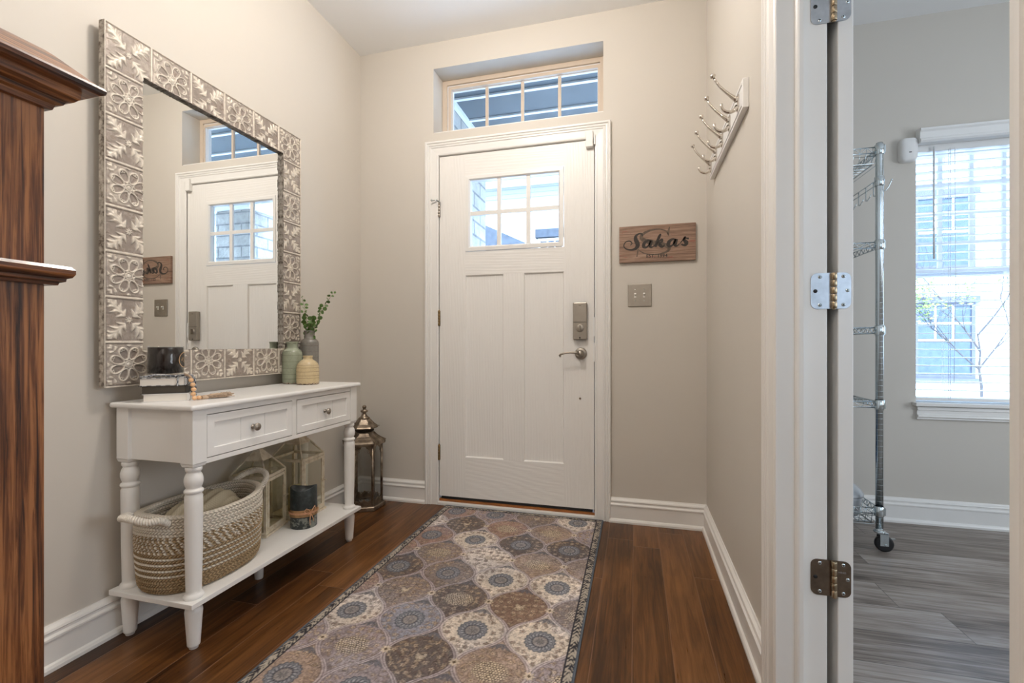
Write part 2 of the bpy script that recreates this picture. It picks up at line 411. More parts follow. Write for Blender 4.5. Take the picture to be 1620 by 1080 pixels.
# casing, jamb and stop of the opening to the study
JY, NY = -1.24, -2.0                          # far and near jamb faces
def rplane(a, b, d): return (XR-d, a, b)
m = MB().mold([(JY+0.006, 0), (JY+0.006, 2.046), (NY-0.006, 2.046), (NY-0.006, 0)], CAS, rplane, side=-1)
struct('trim_4', m, M_TRIM)
m = MB().mold([(JY+0.016, 0), (JY+0.016, 2.056), (NY-0.016, 2.056), (NY-0.016, 0)], [(w, d*0.55) for w, d in CAS], lambda a, b, d: (XR2+d, a, b), side=-1)
struct('trim_5', m, M_TRIM)
m = MB().box(XR-0.009, XR2+0.0, JY, -1.225, 0, 2.055).box(XR-0.009, XR2, -2.015, NY, 0, 2.055).box(XR-0.009, XR2, NY, JY, 2.04, 2.055)
struct('trim_6', m, M_TRIM, bevel=0.0025)
SP = [(0.388, 0), (0.389, 0.004), (0.392, 0.009), (0.396, 0.0115), (0.405, 0.012), (0.405, 0)]
m = MB().prism([(x, JY-d) for x, d in SP], 0, 2.04).prism([(x, NY+d) for x, d in SP], 0, 2.04).box(0.388, 0.405, NY, JY, 2.028, 2.04)
struct('trim_7', m, M_TRIM)

M_BULB = G('frosted_bulb').set((1, 0.95, 0.85), 0.4, Emission_Color=(1.0, 0.85, 0.66, 1.0), Emission_Strength=12.0)
# ------------------------------------------------------------------ ceiling lamps
lm = thing('ceiling_lamp', (-0.62, -1.15, HC), 'round flush ceiling lamp over the entry in front of the door', 'ceiling lamp')
MB().lathe([(0.001, 0), (0.10, 0), (0.105, -0.006), (0.10, -0.03), (0.001, -0.03)], seg=40).build('canopy', M_NICKEL, lm)
for k in range(3): MB().sphere((0.07*math.cos(2.1*k), 0.07*math.sin(2.1*k), -0.055), 0.022, 16, 10, sz=1.2).build('lamp_bulb', M_BULB, lm)
for i, p in enumerate(((-0.70, -2.75), (-0.75, -4.3), (0.0, -3.5))):  # added rings round the fill lights, out of view
    o = MB().lathe([(0.078, -0.008), (0.098, -0.008), (0.100, -0.002), (0.100, 0), (0.078, 0)], (p[0], p[1], HC), 40, cap=False).build('fill_downlight', M_PLASTIC)
    tag(o, ('white ceiling ring of the added fill light nearest the entry', 'white ceiling ring of the added fill light at the rear of the hall', 'white ceiling ring of the added fill light between the other two, nearer the study wall')[i], 'fill_downlight', 'added fill lights of the hall')
    COL.objects.link
# ================================================================== entry door
dr = thing('door_1', (DX0, 0, 0), 'white front door with a six-pane window and two tall panels', 'door')
del dr['category'], dr['label']; dr['kind'] = 'structure'
DW = DX1-DX0; z0 = 0.052
def slab_boards():
    """door face built of stiles and rails round recessed panels (grain runs along each)"""
    V = MB(); H = MB()
    F, B = 0.001, 0.045
    xs = (0, 0.163, DW-0.167, DW)
    V.box(0, xs[1], F, B, z0, DZ); V.box(xs[2], DW, F, B, z0, DZ); V.box(0.396, 0.517, F, B, 0.290, 1.361)
    H.box(xs[1], xs[2], F, B, 1.946, DZ); H.box(xs[1], xs[2], F, B, 1.361, 1.500); H.box(xs[1], xs[2], F, B, z0, 0.290)
    V.box(xs[1], 0.396, F+0.010, B-0.01, 0.290, 1.361); V.box(0.517, xs[2], F+0.010, B-0.01, 0.290, 1.361)
    for a, b in ((xs[1], 0.396), (0.517, xs[2])):          # sloped sticking round each panel
        V.mold([(a, 0.290), (a, 1.361), (b, 1.361), (b, 0.290)], [(0, 0), (0.006, 0.0102)], lambda x, z, d: (x, F+d, z), closed=True, side=-1)
    return V, H
V, H = slab_boards()
V.build('stiles', M_DOORV, dr); H.build('rails', M_DOORH, dr)
# lite frame and its grid
LX0, LX1, LZ0, LZ1 = 0.163, DW-0.167, 1.500, 1.946
m = MB().mold([(LX0, LZ0), (LX0, LZ1), (LX1, LZ1), (LX1, LZ0)], [(0.001, 0.002), (0.002, -0.004), (0.022, -0.005), (0.030, 0.004), (0.030, 0.02), (0.030, 0.04)],
              lambda x, z, d: (x, d, z), closed=True, side=-1)
gx0, gx1, gz0, gz1 = LX0+0.030, LX1-0.030, LZ0+0.030, LZ1-0.030
for k in (1, 2):
    x = gx0+(gx1-gx0)*k/3; m.box(x-0.012, x+0.012, 0.007, 0.023, gz0, gz1)
zc = (gz0+gz1)/2; m.box(gx0, gx1, 0.0065, 0.0235, zc-0.012, zc+0.012)
m.build('window_grid', M_TRIM, dr, bevel=0.001)
MB().box(gx0, gx1, 0.024, 0.028, gz0, gz1).build('pane', M_GLASS, dr)
MB().box(0.01, DW-0.01, 0.006, 0.040, 0.036, z0).build('under_door_gap', M_BLACK, dr)  # black strip stands in for the dark gap under the door
# hinges (three), the top one with a pin stop
for i, (hz) in enumerate((1.76, 1.11, 0.31)):
    m = MB(); zz = hz-0.045
    for k in range(5): m.lathe([(0.0062, zz+0.018*k+0.0004), (0.0068, zz+0.018*k+0.001), (0.0068, zz+0.018*k+0.017), (0.0062, zz+0.018*k+0.0176)], (-0.002, -0.005, 0), 14)
    m.lathe([(0.0001, zz+0.0975), (0.004, zz+0.096), (0.005, zz+0.092), (0.0045, zz+0.09)], (-0.002, -0.005, 0), 12)
    m.box(-0.010, 0.004, 0.0, 0.002, zz, zz+0.09)
    h = m.build('hinge', M_NICKEL if i == 0 else plain('brass_brown_hinge', (0.24, 0.16, 0.07), 0.4, 1.0) if i == 1 else bpy.data.materials['brass_brown_hinge'], dr)
    if i == 0:
        m = MB().tube([(-0.002, -0.008, zz+0.094), (-0.012, -0.02, zz+0.097), (-0.034, -0.032, zz+0.093)], 0.0032, 8)
        m.lathe([(0.0001, -0.038), (0.006, -0.037), (0.007, -0.033), (0.004, -0.030)], (-0.036, 0, zz+0.093), 12, axis='Y')
        m.tube([(-0.002, -0.008, zz+0.090), (0.010, -0.022, zz+0.086)], 0.003, 8)
        m.build('hinge_pin_stop', M_CHROME, h)
# lock housing, thumb turn
m = MB().box(0.800, 0.875, -0.026, 0.001, 0.981, 1.184)
lk = m.build('deadbolt_housing', M_NICKEL, dr, bevel=0.004)
MB().box(0.801, 0.874, -0.0275, -0.026, 1.076, 1.0775).build('housing_seam', M_DARK, lk)
m = MB().lathe([(0.0001, -0.0275), (0.0195, -0.0275), (0.021, -0.0265), (0.021, -0.026)], (0.838, 0, 1.043), 28, axis='Y').build('thumb_turn_plate', M_NICKEL, lk)
MB().box(0.8335, 0.8425, -0.046, -0.027, 1.026, 1.062).build('thumb_turn', M_NICKEL, lk, bevel=0.003)
MB().lathe([(0.0001, -0.0268), (0.004, -0.0268), (0.004, -0.026)], (0.838, 0, 0.991), 12, axis='Y').build('key_hole', M_DARK, lk)
m = MB()
for k in range(4): m.box(0.832+k*0.0035, 0.8345+k*0.0035, -0.0263, -0.026, 1.166, 1.169)
m.build('maker_mark', M_DARK, lk)
# lever handle
m = MB().lathe([(0.0001, -0.012), (0.024, -0.012), (0.030, -0.009), (0.033, -0.004), (0.033, 0.001)], (0.841, 0, 0.905), 36, axis='Y')
m.lathe([(0.019, -0.012), (0.019, -0.018), (0.016, -0.024), (0.015, -0.040), (0.017, -0.046), (0.012, -0.054), (0.0001, -0.056)], (0.841, 0, 0.905), 28, axis='Y')
ro = m.build('door_handle', M_NICKEL, dr)
pts = [(0.836, -0.050, 0.906), (0.815, -0.054, 0.911), (0.790, -0.056, 0.911), (0.768, -0.056, 0.908), (0.750, -0.055, 0.905), (0.737, -0.053, 0.901), (0.730, -0.051, 0.894), (0.733, -0.050, 0.888), (0.738, -0.050, 0.889)]
MB().tube(pts, [0.010, 0.0072, 0.0055, 0.005, 0.0052, 0.0058, 0.006, 0.0055, 0.004], 12, flat=0.8).build('lever', M_NICKEL, ro)
MB().lathe([(0.0001, -0.004), (0.005, -0.003), (0.006, 0.0), (0.006, 0.002)], (0.836, 0, 0.657), 14, axis='Y').build('screw_cap', M_BRONZE, dr)
# strike guards on the latch edge
m = MB().box(DW-0.007, DW+0.003, -0.0015, 0.001, 1.0, 1.105).box(DW-0.007, DW+0.003, -0.0015, 0.001, 0.86, 0.965)
m.build('edge_guard', M_PLASTIC, dr)
# door contact sensor, on the casing corner
m = MB().box(-0.262, -0.222, -0.026, 0.001, 2.028, 2.115)
se = m.build('door_contact_sensor', M_TRIM, bevel=0.004)
tag(se, 'small white contact sensor at the top corner of the front door casing', 'sensor')
MB().box(-0.218, -0.211, -0.022, -0.012, 2.04, 2.095).build('magnet', M_TRIM, se)

# ================================================================== transom window
tw = thing('window_1', (0, 0.137, 0), 'x', 'x'); del tw['category'], tw['label']; tw['kind'] = 'structure'
def ring(x0, x1, z0_, z1_, w, y0, y1):
    return MB().mold([(x0, z0_), (x0, z1_), (x1, z1_), (x1, z0_)], [(0, y1), (0, y0), (w, y0), (w, y1)], lambda a, b, d: (a, d, b), closed=True, side=-1)
TX0, TX1, TZ0, TZ1 = -1.172, -0.169, 2.22, 2.606
ring(TX0, TX1, TZ0, TZ1, 0.028, 0.0, 0.062).build('window_frame', M_ALMOND, tw, bevel=0.002)
m = ring(TX0+0.028, TX1-0.028, TZ0+0.02, TZ1-0.028, 0.014, 0.012, 0.06); m.build('window_stop', M_WHITEV, tw, bevel=0.002)
m = ring(TX0+0.036, TX1-0.020, TZ0+0.012, TZ1-0.036, 0.020, 0.006, 0.05)
m.build('window_sash', M_ALMOND, tw, bevel=0.002)
ax0, ax1, az0, az1 = TX0+0.056, TX1-0.040, TZ0+0.032, TZ1-0.056
MB().box(ax0, ax1, 0.036, 0.040, az0, az1).build('pane', M_GLASS, tw)
m = MB()
for k in (1, 2, 3):
    x = ax0+(ax1-ax0)*k/4; m.box(x-0.009, x+0.009, 0.030, 0.046, az0, az1)
m.build('muntin', M_ALMOND, tw)
m = ring(ax0-0.002, ax1+0.002, az0-0.002, az1+0.002, 0.006, 0.029, 0.046); m.build('glazing_bead', M_WHITEV, tw)
# painted sill board of the transom recess
struct('trim_8', MB().box(TX0+0.001, TX1-0.001, 0.004, 0.136, 2.2205, 2.226), M_TRIM)

# ================================================================== study window, blind, apron
sw = thing('window_2', (WX0, YS, WZ0), 'x', 'x'); del sw['category'], sw['label']; sw['kind'] = 'structure'
ww, wh = WX1-WX0, WZ1-WZ0
ring(0, ww, 0, wh, 0.012, 0.075, 0.19).build('window_frame', M_WHITEV, sw, bevel=0.002)
mz = wh*0.515
m = ring(0.012, ww-0.012, mz-0.02, wh-0.012, 0.022, 0.12, 0.15); us = m.build('upper_sash', M_WHITEV, sw)
m = ring(0.012, ww-0.012, 0.012, mz+0.02, 0.026, 0.09, 0.12); ls = m.build('lower_sash', M_WHITEV, sw)
gx0, gx1, gz0, gz1 = 0.033, ww-0.033, mz, wh-0.033
m = MB()
for k in (1, 2, 3):
    x = gx0+(gx1-gx0)*k/4; m.box(x-0.009, x+0.009, 0.129, 0.141, gz0, gz1)
for k in (1, 2, 3):
    z = gz0+(gz1-gz0)*k/4; m.box(gx0, gx1, 0.1285, 0.1415, z-0.009, z+0.009)
m.build('muntin', M_WHITEV, us)
MB().box(gx0, gx1, 0.133, 0.137, gz0, gz1).build('pane', M_GLASS, us)
MB().box(0.036, ww-0.036, 0.103, 0.107, 0.036, mz-0.005).build('pane', M_GLASS, ls)
m = MB().box(-0.018, ww+0.018, -0.038, 0.085, -0.004, 0.016)
m.build('window_sill', M_TRIM, sw, bevel=0.004)
AP = [(0, 0), (0.006, 0.0), (0.016, -0.006), (0.018, -0.020), (0.012, -0.024), (0.012, -0.044), (0.022, -0.048), (0.024, -0.056), (0.014, -0.062), (0.014, -0.070), (0, -0.070)]
MB().prism([(-d, z-0.004) for d, z in AP], 0.0, ww, axis='X').build('window_apron', M_TRIM, sw)

bl = thing('window_blind', (WX0, YS+0.035, WZ0), 'white horizontal slat blind hanging open in the study window', 'blind')
sl = MB(); zt = 1.965-WZ0; n = 0
while zt-0.0432*n > 0.05:
    z = zt-0.0432*n; ln = ww-0.008
    prof = [(0.0245*math.sin(a)*1.0, 0.0022*math.cos(a*1.0)) for a in (-1.35, -0.7, 0, 0.7, 1.35)]
    top = [(y, z+h-0.001*0+y*0.04) for y, h in prof]; bot = [(y, q-0.0026) for y, q in reversed(top)]
    sl.prism(top+bot, 0.004, ln, axis='X'); n += 1
sl.build('slats', plain('white_blind_slat', (0.82, 0.83, 0.84), 0.4, var=0.01), bl)
MB().box(0.004, ww-0.004, -0.024, 0.024, 0.022, 0.040).build('bottom_rail', M_PLASTIC, bl, bevel=0.004)
MB().box(0.003, ww-0.003, -0.025, 0.025, wh-0.045, wh-0.003).build('head_rail', M_PLASTIC, bl)
VP_ = [(-0.035, 1.384), (-0.080, 1.384), (-0.088, 1.392), (-0.086, 1.402), (-0.078, 1.408), (-0.078, 1.440), (-0.086, 1.448), (-0.086, 1.458), (-0.078, 1.462), (-0.036, 1.462)]
MB().prism(VP_, -0.002, ww+0.002, axis='X').build('valance', M_PLASTIC, bl)
MB().tube([(0.080, -0.036, 1.372), (0.078, -0.040, 0.98), (0.078, -0.041, 0.776)], [0.0042, 0.0042, 0.0052], 8).build('tilt_wand', plain('grey_wand', (0.75, 0.77, 0.78), 0.3, var=0.02), bl)
m = MB()
for x in (0.150, 0.158, 0.520, 0.528):
    for y in (-0.026, 0.026): m.tube([(x, y, 1.36), (x, y, 0.03)], 0.0008, 5)
m.build('ladder_cord', M_PLASTIC, bl)
m = MB().tube([(0.175, -0.030, 1.36), (0.178, -0.031, 0.60), (0.171, -0.030, 0.12)], 0.0011, 6)
m.build('pull_cord', M_PLASTIC, bl)

# ================================================================== opened study door (leaf folded back against the wall)
sd = thing('door_2', (0, 0, 0), 'x', 'x'); del sd['category'], sd['label']; sd['kind'] = 'structure'
MB().box(0.4835, 0.5170, JY-0.0005, -0.485, 0.012, 2.036).build('door_leaf', M_TRIM, sd, bevel=0.002)
def rrect(w, h, r, right):
    """leaf plate outline: square at the knuckle, rounded at the far corners"""
    P = []
    for cx, cz, a0 in ((w-r, h-r, 0), (w-r, -h+r, -90)):
        for k in range(7):
            a = math.radians(a0+(90-15*k) if a0 == 0 else a0+90-15*k); P.append((cx+r*math.cos(a), cz+r*math.sin(a)))
    P += [(0, -h), (0, h)]
    return P if right else [(-x, z) for x, z in P][::-1]
for i, hz in enumerate((1.799, 1.089, 0.3765)):
    h = thing('hinge', (0.4715, JY, hz), 'x', 'x'); h.parent = sd; del h['category'], h['label']
    pm = (M_STEEL, M_STEEL, M_BRONZE)[i]
    for s in (1, -1):
        w = 0.040 if s > 0 else 0.0475
        pl = MB().prism(rrect(w, 0.0445, 0.015, s > 0), -0.0018, 0.0, axis='Y').build('hinge_leaf', pm, h)
        if i == 2: pl['label'] = 'bronze hinge leaf'
    m = MB(); zz = -0.0445
    for k in range(5): m.lathe([(0.0060, zz+0.0178*k+0.0005), (0.0066, zz+0.0178*k+0.0012), (0.0066, zz+0.0178*k+0.0168), (0.0060, zz+0.0178*k+0.0174)], (0.002, -0.0055, 0), 16)
    m.lathe([(0.0001, -0.0475), (0.004, -0.0465), (0.004, -0.044)], (0.002, -0.0055, 0), 12)
    m.build('hinge_knuckle', plain('worn_brassy_knuckle', (0.42, 0.33, 0.22), 0.3, 1.0, var=0.2, scale=60) if i == 0 else bpy.data.materials['worn_brassy_knuckle'], h)
    for s, (px, pz) in [(1, (0.0235, 0.035)), (1, (0.0325, 0.0)), (1, (0.0235, -0.035)), (-1, (-0.0275, 0.035)), (-1, (-0.0275, -0.035))]:
        m = MB().lathe([(0.0001, -0.0028), (0.0036, -0.0026), (0.0046, -0.0018), (0.0046, -0.001)], (px, 0, pz), 16, axis='Y')
        m.cur = 1
        m.box(px-0.0022, px+0.0022, -0.0031, -0.0027, pz-0.0006, pz+0.0006); m.box(px-0.0006, px+0.0006, -0.0032, -0.0027, pz-0.0022, pz+0.0022)
        m.build('screw', [M_CHROME, M_DARK], h)
    MB().lathe([(0.0001, -0.0022), (0.0048, -0.0022), (0.0048, -0.001)], (-0.0375, 0, 0.0), 18, axis='Y').build('screw_hole', M_BLACK, h)

def text_mesh(name, s, size, mat, parent, M, extrude=0.0003, xs=1.0, shear=0.0, space=1.0, offset=0.0):
    c = bpy.data.curves.new(name, 'FONT'); c.body = s; c.size = size; c.extrude = extrude; c.align_x = 'CENTER'; c.align_y = 'CENTER'; c.shear = shear; c.space_character = space; c.offset = offset
    t = bpy.data.objects.new(name, c); COL.objects.link(t); bpy.context.view_layer.update()
    me = bpy.data.meshes.new_from_object(t.evaluated_get(bpy.context.evaluated_depsgraph_get())); bpy.data.objects.remove(t)
    me.transform(Matrix.Diagonal((xs, 1, 1, 1))); me.transform(M); me.materials.clear(); me.materials.append(mat); me.name = name
    return link(bpy.data.objects.new(name, me), parent)
UPR = Matrix(((1, 0, 0, 0), (0, 0, -1, 0), (0, 1, 0, 0), (0, 0, 0, 1)))       # text standing, facing -Y
text_mesh('stamped_name', 'HINES', 0.0062, M_STEEL, h, Matrix.Translation((0.021, -0.0019, 0.0165)) @ UPR)

# added frames round the area lamps out of view; the walls stay closed
def added_window_frame(name, fn, a0, a1, b0, b1):
    w = bpy.data.objects.new(name, None); COL.objects.link(w); w['kind'] = 'structure'
    MB().mold([(a0, b0), (a0, b1), (a1, b1), (a1, b0)], [(0, 0), (0, 0.02), (-0.08, 0.02), (-0.08, 0)], fn, closed=True, side=-1).build('window_frame', M_TRIM, w)
added_window_frame('added_window_rear', lambda a, b, d: (a, YF+d, b), -1.62, 0.32, 0.43, 2.47)
added_window_frame('window_4', lambda a, b, d: (3.6-d, a, b), -2.22, -0.98, 0.73, 2.17)
added_window_frame('added_window_front', lambda a, b, d: (a, -3.3+d, b), 1.08, 2.42, 0.78, 2.12)

# ================================================================== rug
RX0, RX1, RY0, RY1 = -1.080, -0.168, -2.06, -0.0215
RNY, RNX = 760, 340
gx, gy = np.meshgrid(np.linspace(RX0, RX1, RNX), np.linspace(RY0, RY1, RNY))
def hexc(s): return np.array([((int(s[i:i+2], 16)/255)**2.2) for i in (0, 2, 4)])
CW, CH = 0.2285, 0.3350
pa, qa = (gx+0.7515)/CW, (gy+0.4275)/CH
ia, ja = np.round(pa), np.round(qa)
lp, lq = pa-ia, qa-ja
def ogee(q):
    c = np.cos(2*PI*q); return 0.25*(1+np.sign(c)*np.abs(c)**0.80)
hw = ogee(lq)
inA = np.abs(lp) < hw
ib, jb = np.floor(pa), np.floor(qa)
lpB, lqB = pa-ib-0.5, qa-jb-0.5
edge = np.where(inA, hw-np.abs(lp), ogee(lqB)-np.abs(lpB))*CW*0.9      # distance-like, metres
px_ = np.where(inA, lp, lpB)*CW; py_ = np.where(inA, lq, lqB)*CH
I = np.where(inA, ia, ib+0.5); J = np.where(inA, ja, jb+0.5)
WHT, LIL, TAU, DRK, TAN, PNK, BRN, BLU = [hexc(s) for s in ('cfc6ba', '9a9197', '857a76', '5a5350', 'a08d80', '9c7f74', '7c6353', '8b90a0')]
KINDS = {(-1, 1): (PNK, 0), (0, 1): (LIL, 0), (1, 1): (TAU, 2), (2, 1): (WHT, 0), (-1, 0): (PNK, 0), (0, 0): (WHT, 0), (1, 0): (DRK, 0), (2, 0): (DRK, 0),
         (-1, -1): (DRK, 0), (0, -1): (TAU, 0), (1, -1): (WHT, 0), (2, -1): (WHT, 0), (-1, -2): (WHT, 0), (0, -2): (BLU, 0), (1, -2): (WHT, 0), (2, -2): (WHT, 0),
         (-1, -3): (TAN, 0), (0, -3): (LIL, 0), (1, -3): (TAU, 0), (2, -3): (LIL, 2),
         (-1.5, .5): (WHT, 2), (-.5, .5): (DRK, 2), (.5, .5): (PNK, 1), (1.5, .5): (TAN, 1), (2.5, .5): (LIL, 2),
         (-1.5, -.5): (PNK, 2), (-.5, -.5): (TAU, 1), (.5, -.5): (WHT, 2), (1.5, -.5): (TAN, 1), (2.5, -.5): (TAN, 2),
         (-1.5, -1.5): (PNK, 2), (-.5, -1.5): (TAU, 2), (.5, -1.5): (DRK, 1), (1.5, -1.5): (BRN, 2), (2.5, -1.5): (TAU, 1),
         (-1.5, -2.5): (LIL, 2), (-.5, -2.5): (LIL, 1), (.5, -2.5): (DRK, 2), (1.5, -2.5): (TAN, 1), (2.5, -2.5): (LIL, 1)}
base_c = np.zeros(gx.shape+(3,)); kind = np.zeros(gx.shape, int)
opts = [(TAN, 0), (TAU, 1), (WHT, 0), (LIL, 2), (DRK, 1), (BRN, 2)]
for i2 in range(-6, 8):
    for j2 in range(-14, 6):
        key = (i2/2, j2/2); m_ = (I == key[0]) & (J == key[1])
        if not m_.any(): continue
        c, k = KINDS.get(key, opts[(i2*7+j2*5) % 6]); base_c[m_] = c; kind[m_] = k
lum = base_c.mean(-1)
f1 = fnoise(gx*14, gy*14, 3, 4); f2 = fnoise(gx*60, gy*60, 9, 3); f3 = fnoise(gx*150, gy*150, 19, 2)
_w = np.where(base_c.mean(-1) > 0.4, 0.05, 0.24)[..., None]; base_c = base_c*(1-_w)+np.array([0.235, 0.205, 0.190])*_w
colr = base_c*(0.70+0.55*f1)[..., None]
colr = colr*(1-0.35*sstep(0.5, 0.72, f2)[..., None])+hexc('6d564a')*0.35*sstep(0.5, 0.72, f2)[..., None]*(lum < 0.4)[..., None]+base_c*0.35*sstep(0.5, 0.72, f2)[..., None]*(lum >= 0.4)[..., None]
def blend(mask, c, a=1.0):
    global colr
    mm = np.clip(mask*a, 0, 1)[..., None]; colr = colr*(1-mm)+c*mm
light_c = (lum > 0.4)
# scattered sprigs: jittered blossoms and leaves
for lay, (cell, seed) in enumerate(((0.031, 5), (0.028, 6))):
    rs = np.random.RandomState(seed).rand(200, 200, 4)
    ci, cj = np.floor(gx/cell).astype(int), np.floor(gy/cell).astype(int)
    R_ = rs[cj % 200, ci % 200]
    ox = gx-(ci+0.3+0.4*R_[..., 0])*cell; oy = gy-(cj+0.3+0.4*R_[..., 1])*cell
    an = R_[..., 2]*2*PI; xx = ox*np.cos(an)+oy*np.sin(an); yy = -ox*np.sin(an)+oy*np.cos(an)
    if lay == 0:
        rr = np.hypot(ox, oy); th = np.arctan2(yy, xx); fl = 0.0082*(1+0.28*np.cos(5*th))
        on = (R_[..., 3] > 0.25) & (edge > 0.012)
        shape = sstep(1.25, 0.95, rr/fl)*on; rim = np.exp(-((rr/fl-1)/0.22)**2)*on; mid = sstep(0.35, 0.2, rr/fl)*on
        blend(shape*(~light_c), hexc('c2b19b'), 0.55); blend(shape*light_c, hexc('94857c'), 0.6)
        blend(rim, hexc('4d4440'), 0.6); blend(mid, hexc('6b4c38'), 0.8)
    else:
        q = np.abs(yy)/(0.0052*np.clip(1-(xx/0.0130)**2, 0, 1)+1e-6)
        on = (np.abs(xx) < 0.0128) & (R_[..., 3] > 0.45) & (edge > 0.010)
        blend(sstep(1.2, 0.8, q)*on*(~light_c), hexc('a8937c'), 0.5); blend(sstep(1.2, 0.8, q)*on*light_c, hexc('6f6058'), 0.6)
        blend(np.exp(-((q-1)/0.35)**2)*on, hexc('4a403b'), 0.5)
vn = fnoise(gx*34, gy*34, 101, 2); vn2 = fnoise(gx*34+50, gy*34+9, 131, 2)
for q_ in (vn, vn2):
    ln_ = np.exp(-((q_-0.5)/0.011)**2)*(edge > 0.010)
    blend(ln_*light_c, hexc('7a6a60'), 0.8); blend(ln_*(~light_c), hexc('453a36'), 0.6); blend(np.exp(-((q_-0.535)/0.010)**2)*(edge > 0.010)*(~light_c), hexc('b3a392'), 0.35)
# medallions
rr = np.hypot(px_, (py_+0.008)*0.95); th = np.arctan2(py_+0.008, px_)
R0 = 0.049*(1+0.11*np.abs(np.cos(9*th)))/1.05
med = (kind == 0)
clear = sstep(1.35, 1.2, rr/R0)*med
colr = colr*(1-0.8*clear[..., None])+base_c*(0.8+0.3*f1[..., None])*0.8*clear[..., None]
blend(sstep(1.04, 0.96, rr/R0)*med, hexc('50555f'), 0.95); blend(np.exp(-((rr/R0-0.86)/0.05)**2)*med, hexc('9a9ca2'), 0.55)
pet = 0.5+0.5*np.cos(18*th+10*rr/R0)
blend(sstep(0.80, 0.74, rr/R0)*med*pet, hexc('a5a7ac'), 0.75)
blend(sstep(0.52, 0.47, rr/R0)*med, hexc('8d8885'), 0.8)
blend(np.exp(-((rr/R0-0.52)/0.05)**2)*med, hexc('43464e'), 0.9)
blend(sstep(0.40, 0.2, rr/R0)*med*(0.5+0.5*np.cos(9*th)), hexc('51535b'), 0.8)
# bead clusters
bd = (kind == 1); bc = 0.0088
px2 = px_+0.004*(fnoise(gx*70, gy*70, 91, 2)-0.5)*2; hx = px2/bc+0.5*(np.floor(py_/bc) % 2); bx = hx-np.floor(hx)-0.5; by = py_/bc-np.floor(py_/bc)-0.5; br = np.hypot(bx, by)
zone = bd*sstep(1.0, 0.75, np.hypot(px_/0.062, (py_+0.01)/0.048))
blend(zone, hexc('5d5048'), 0.35); blend(sstep(0.42, 0.30, br)*zone, hexc('d2c5ac'), 0.85); blend(np.exp(-((br-0.42)/0.07)**2)*zone, hexc('443a35'), 0.7)
# leaf sprays
lf = (kind == 2)
for a0, L, off in ((math.radians(65), 0.052, (0.0, -0.03)), (math.radians(125), 0.040, (0.01, -0.02)), (math.radians(15), 0.036, (-0.01, -0.01))):
    xx = (px_-off[0])*math.cos(a0)+(py_-off[1])*math.sin(a0); yy = -(px_-off[0])*math.sin(a0)+(py_-off[1])*math.cos(a0)
    t = np.clip(xx/L, 0, 1); wv = 0.013*np.sin(PI*t**0.8)*(0.75+0.25*np.cos(34*t-np.abs(yy)*400))
    on = lf*(xx > 0)*(xx < L)
    blend(sstep(1.1, 0.8, np.abs(yy)/(wv+1e-5))*on, hexc('c9bba4'), 0.75); blend(np.exp(-((np.abs(yy)/(wv+1e-5)-1)/0.3)**2)*on, hexc('4b403a'), 0.55)
    blend(np.exp(-(yy/0.0011)**2)*on, hexc('5b4a40'), 0.6)
# fan of dark leaves in each upper tip
for a0 in (-42, -138, -68, -112):
    L_ = 0.047 if a0 in (-42, -138) else 0.034
    a0 = math.radians(a0); xx = px_*math.cos(a0)+(py_-0.118)*math.sin(a0); yy = -px_*math.sin(a0)+(py_-0.118)*math.cos(a0)
    t = np.clip(xx/L_, 0, 1); wv = 0.0075*np.sin(PI*t)*(0.85+0.15*np.cos(xx*900))
    blend(sstep(1.1, 0.8, np.abs(yy)/(wv+1e-5))*(edge > 0.004), hexc('5d5f68'), 0.75)
# lattice bands
blend(sstep(0.010, 0.006, edge), LIL*1.08, 0.65); blend(np.exp(-((edge-0.0095)/0.0011)**2), hexc('544b4a'), 0.7); blend(np.exp(-((edge-0.0045)/0.0013)**2), hexc('c9c0ba'), 0.5)
blend(sstep(0.0016, 0.0006, edge), hexc('635a5c'), 0.7)
# blossoms on the lattice nodes
np_ = np.abs(pa-np.round(pa))*CW; nq_ = np.abs(qa-np.floor(qa)-0.5)*CH
rn = np.hypot(np_, nq_); tn = np.arctan2(nq_, np_); RN = 0.0155*(1+0.25*np.cos(8*tn))
blend(sstep(1.05, 0.85, rn/RN), hexc('c8bba5'), 0.8); blend(sstep(0.45, 0.3, rn/RN), hexc('4c3d2e'), 0.9)
# ageing and print grain
colr *= np.array([1.32, 1.27, 1.24])*(0.78+0.44*fnoise(gx*4, gy*4, 31, 4))[..., None]*(0.89+0.22*f3)[..., None]
mfl = sstep(0.42, 0.62, fnoise(gx*230, gy*230, 77, 2)); colr *= (0.80+0.30*mfl)[..., None]
lilac = sstep(0.40, 0.72, fnoise(gx*6, gy*6, 51, 3))[..., None]*0.35; colr = colr*(1-lilac)+colr.mean(-1, keepdims=True)*np.array([0.98, 0.97, 1.08])*lilac
# border
db = np.minimum.reduce([gx-RX0, RX1-gx, gy-RY0, RY1-gy])
t = np.where(np.minimum(gx-RX0, RX1-gx) < np.minimum(gy-RY0, RY1-gy), gy, gx)
bb = (db < 0.034)
pat = 0.5+0.5*np.sin(2*PI*t/0.020+3*np.sin(db*260)+4*f2); pat = sstep(0.48, 0.70, pat*0.30+f3*0.30+0.60*fnoise(gx*62, gy*62, 88, 2))
bcol = hexc('3a393e')*(1-pat[..., None])+hexc('b0a698')*pat[..., None]
colr = np.where(bb[..., None], bcol*(0.8+0.4*f1[..., None]), colr)
colr = np.where(((db > 0.031) & (db < 0.035))[..., None], hexc('3b3a40'), colr)
colr = np.where((db < 0.006)[..., None], hexc('555c66')*(0.8+0.4*f2[..., None]), colr)
rz = 0.0065*sstep(0, 0.003, db)+0.0003*f3+0.0006*f1+0.0004
rug = grid_mesh('rug', np.stack([gx, gy, rz], -1), np.clip(colr*0.98, 0, 1), M_RUG)
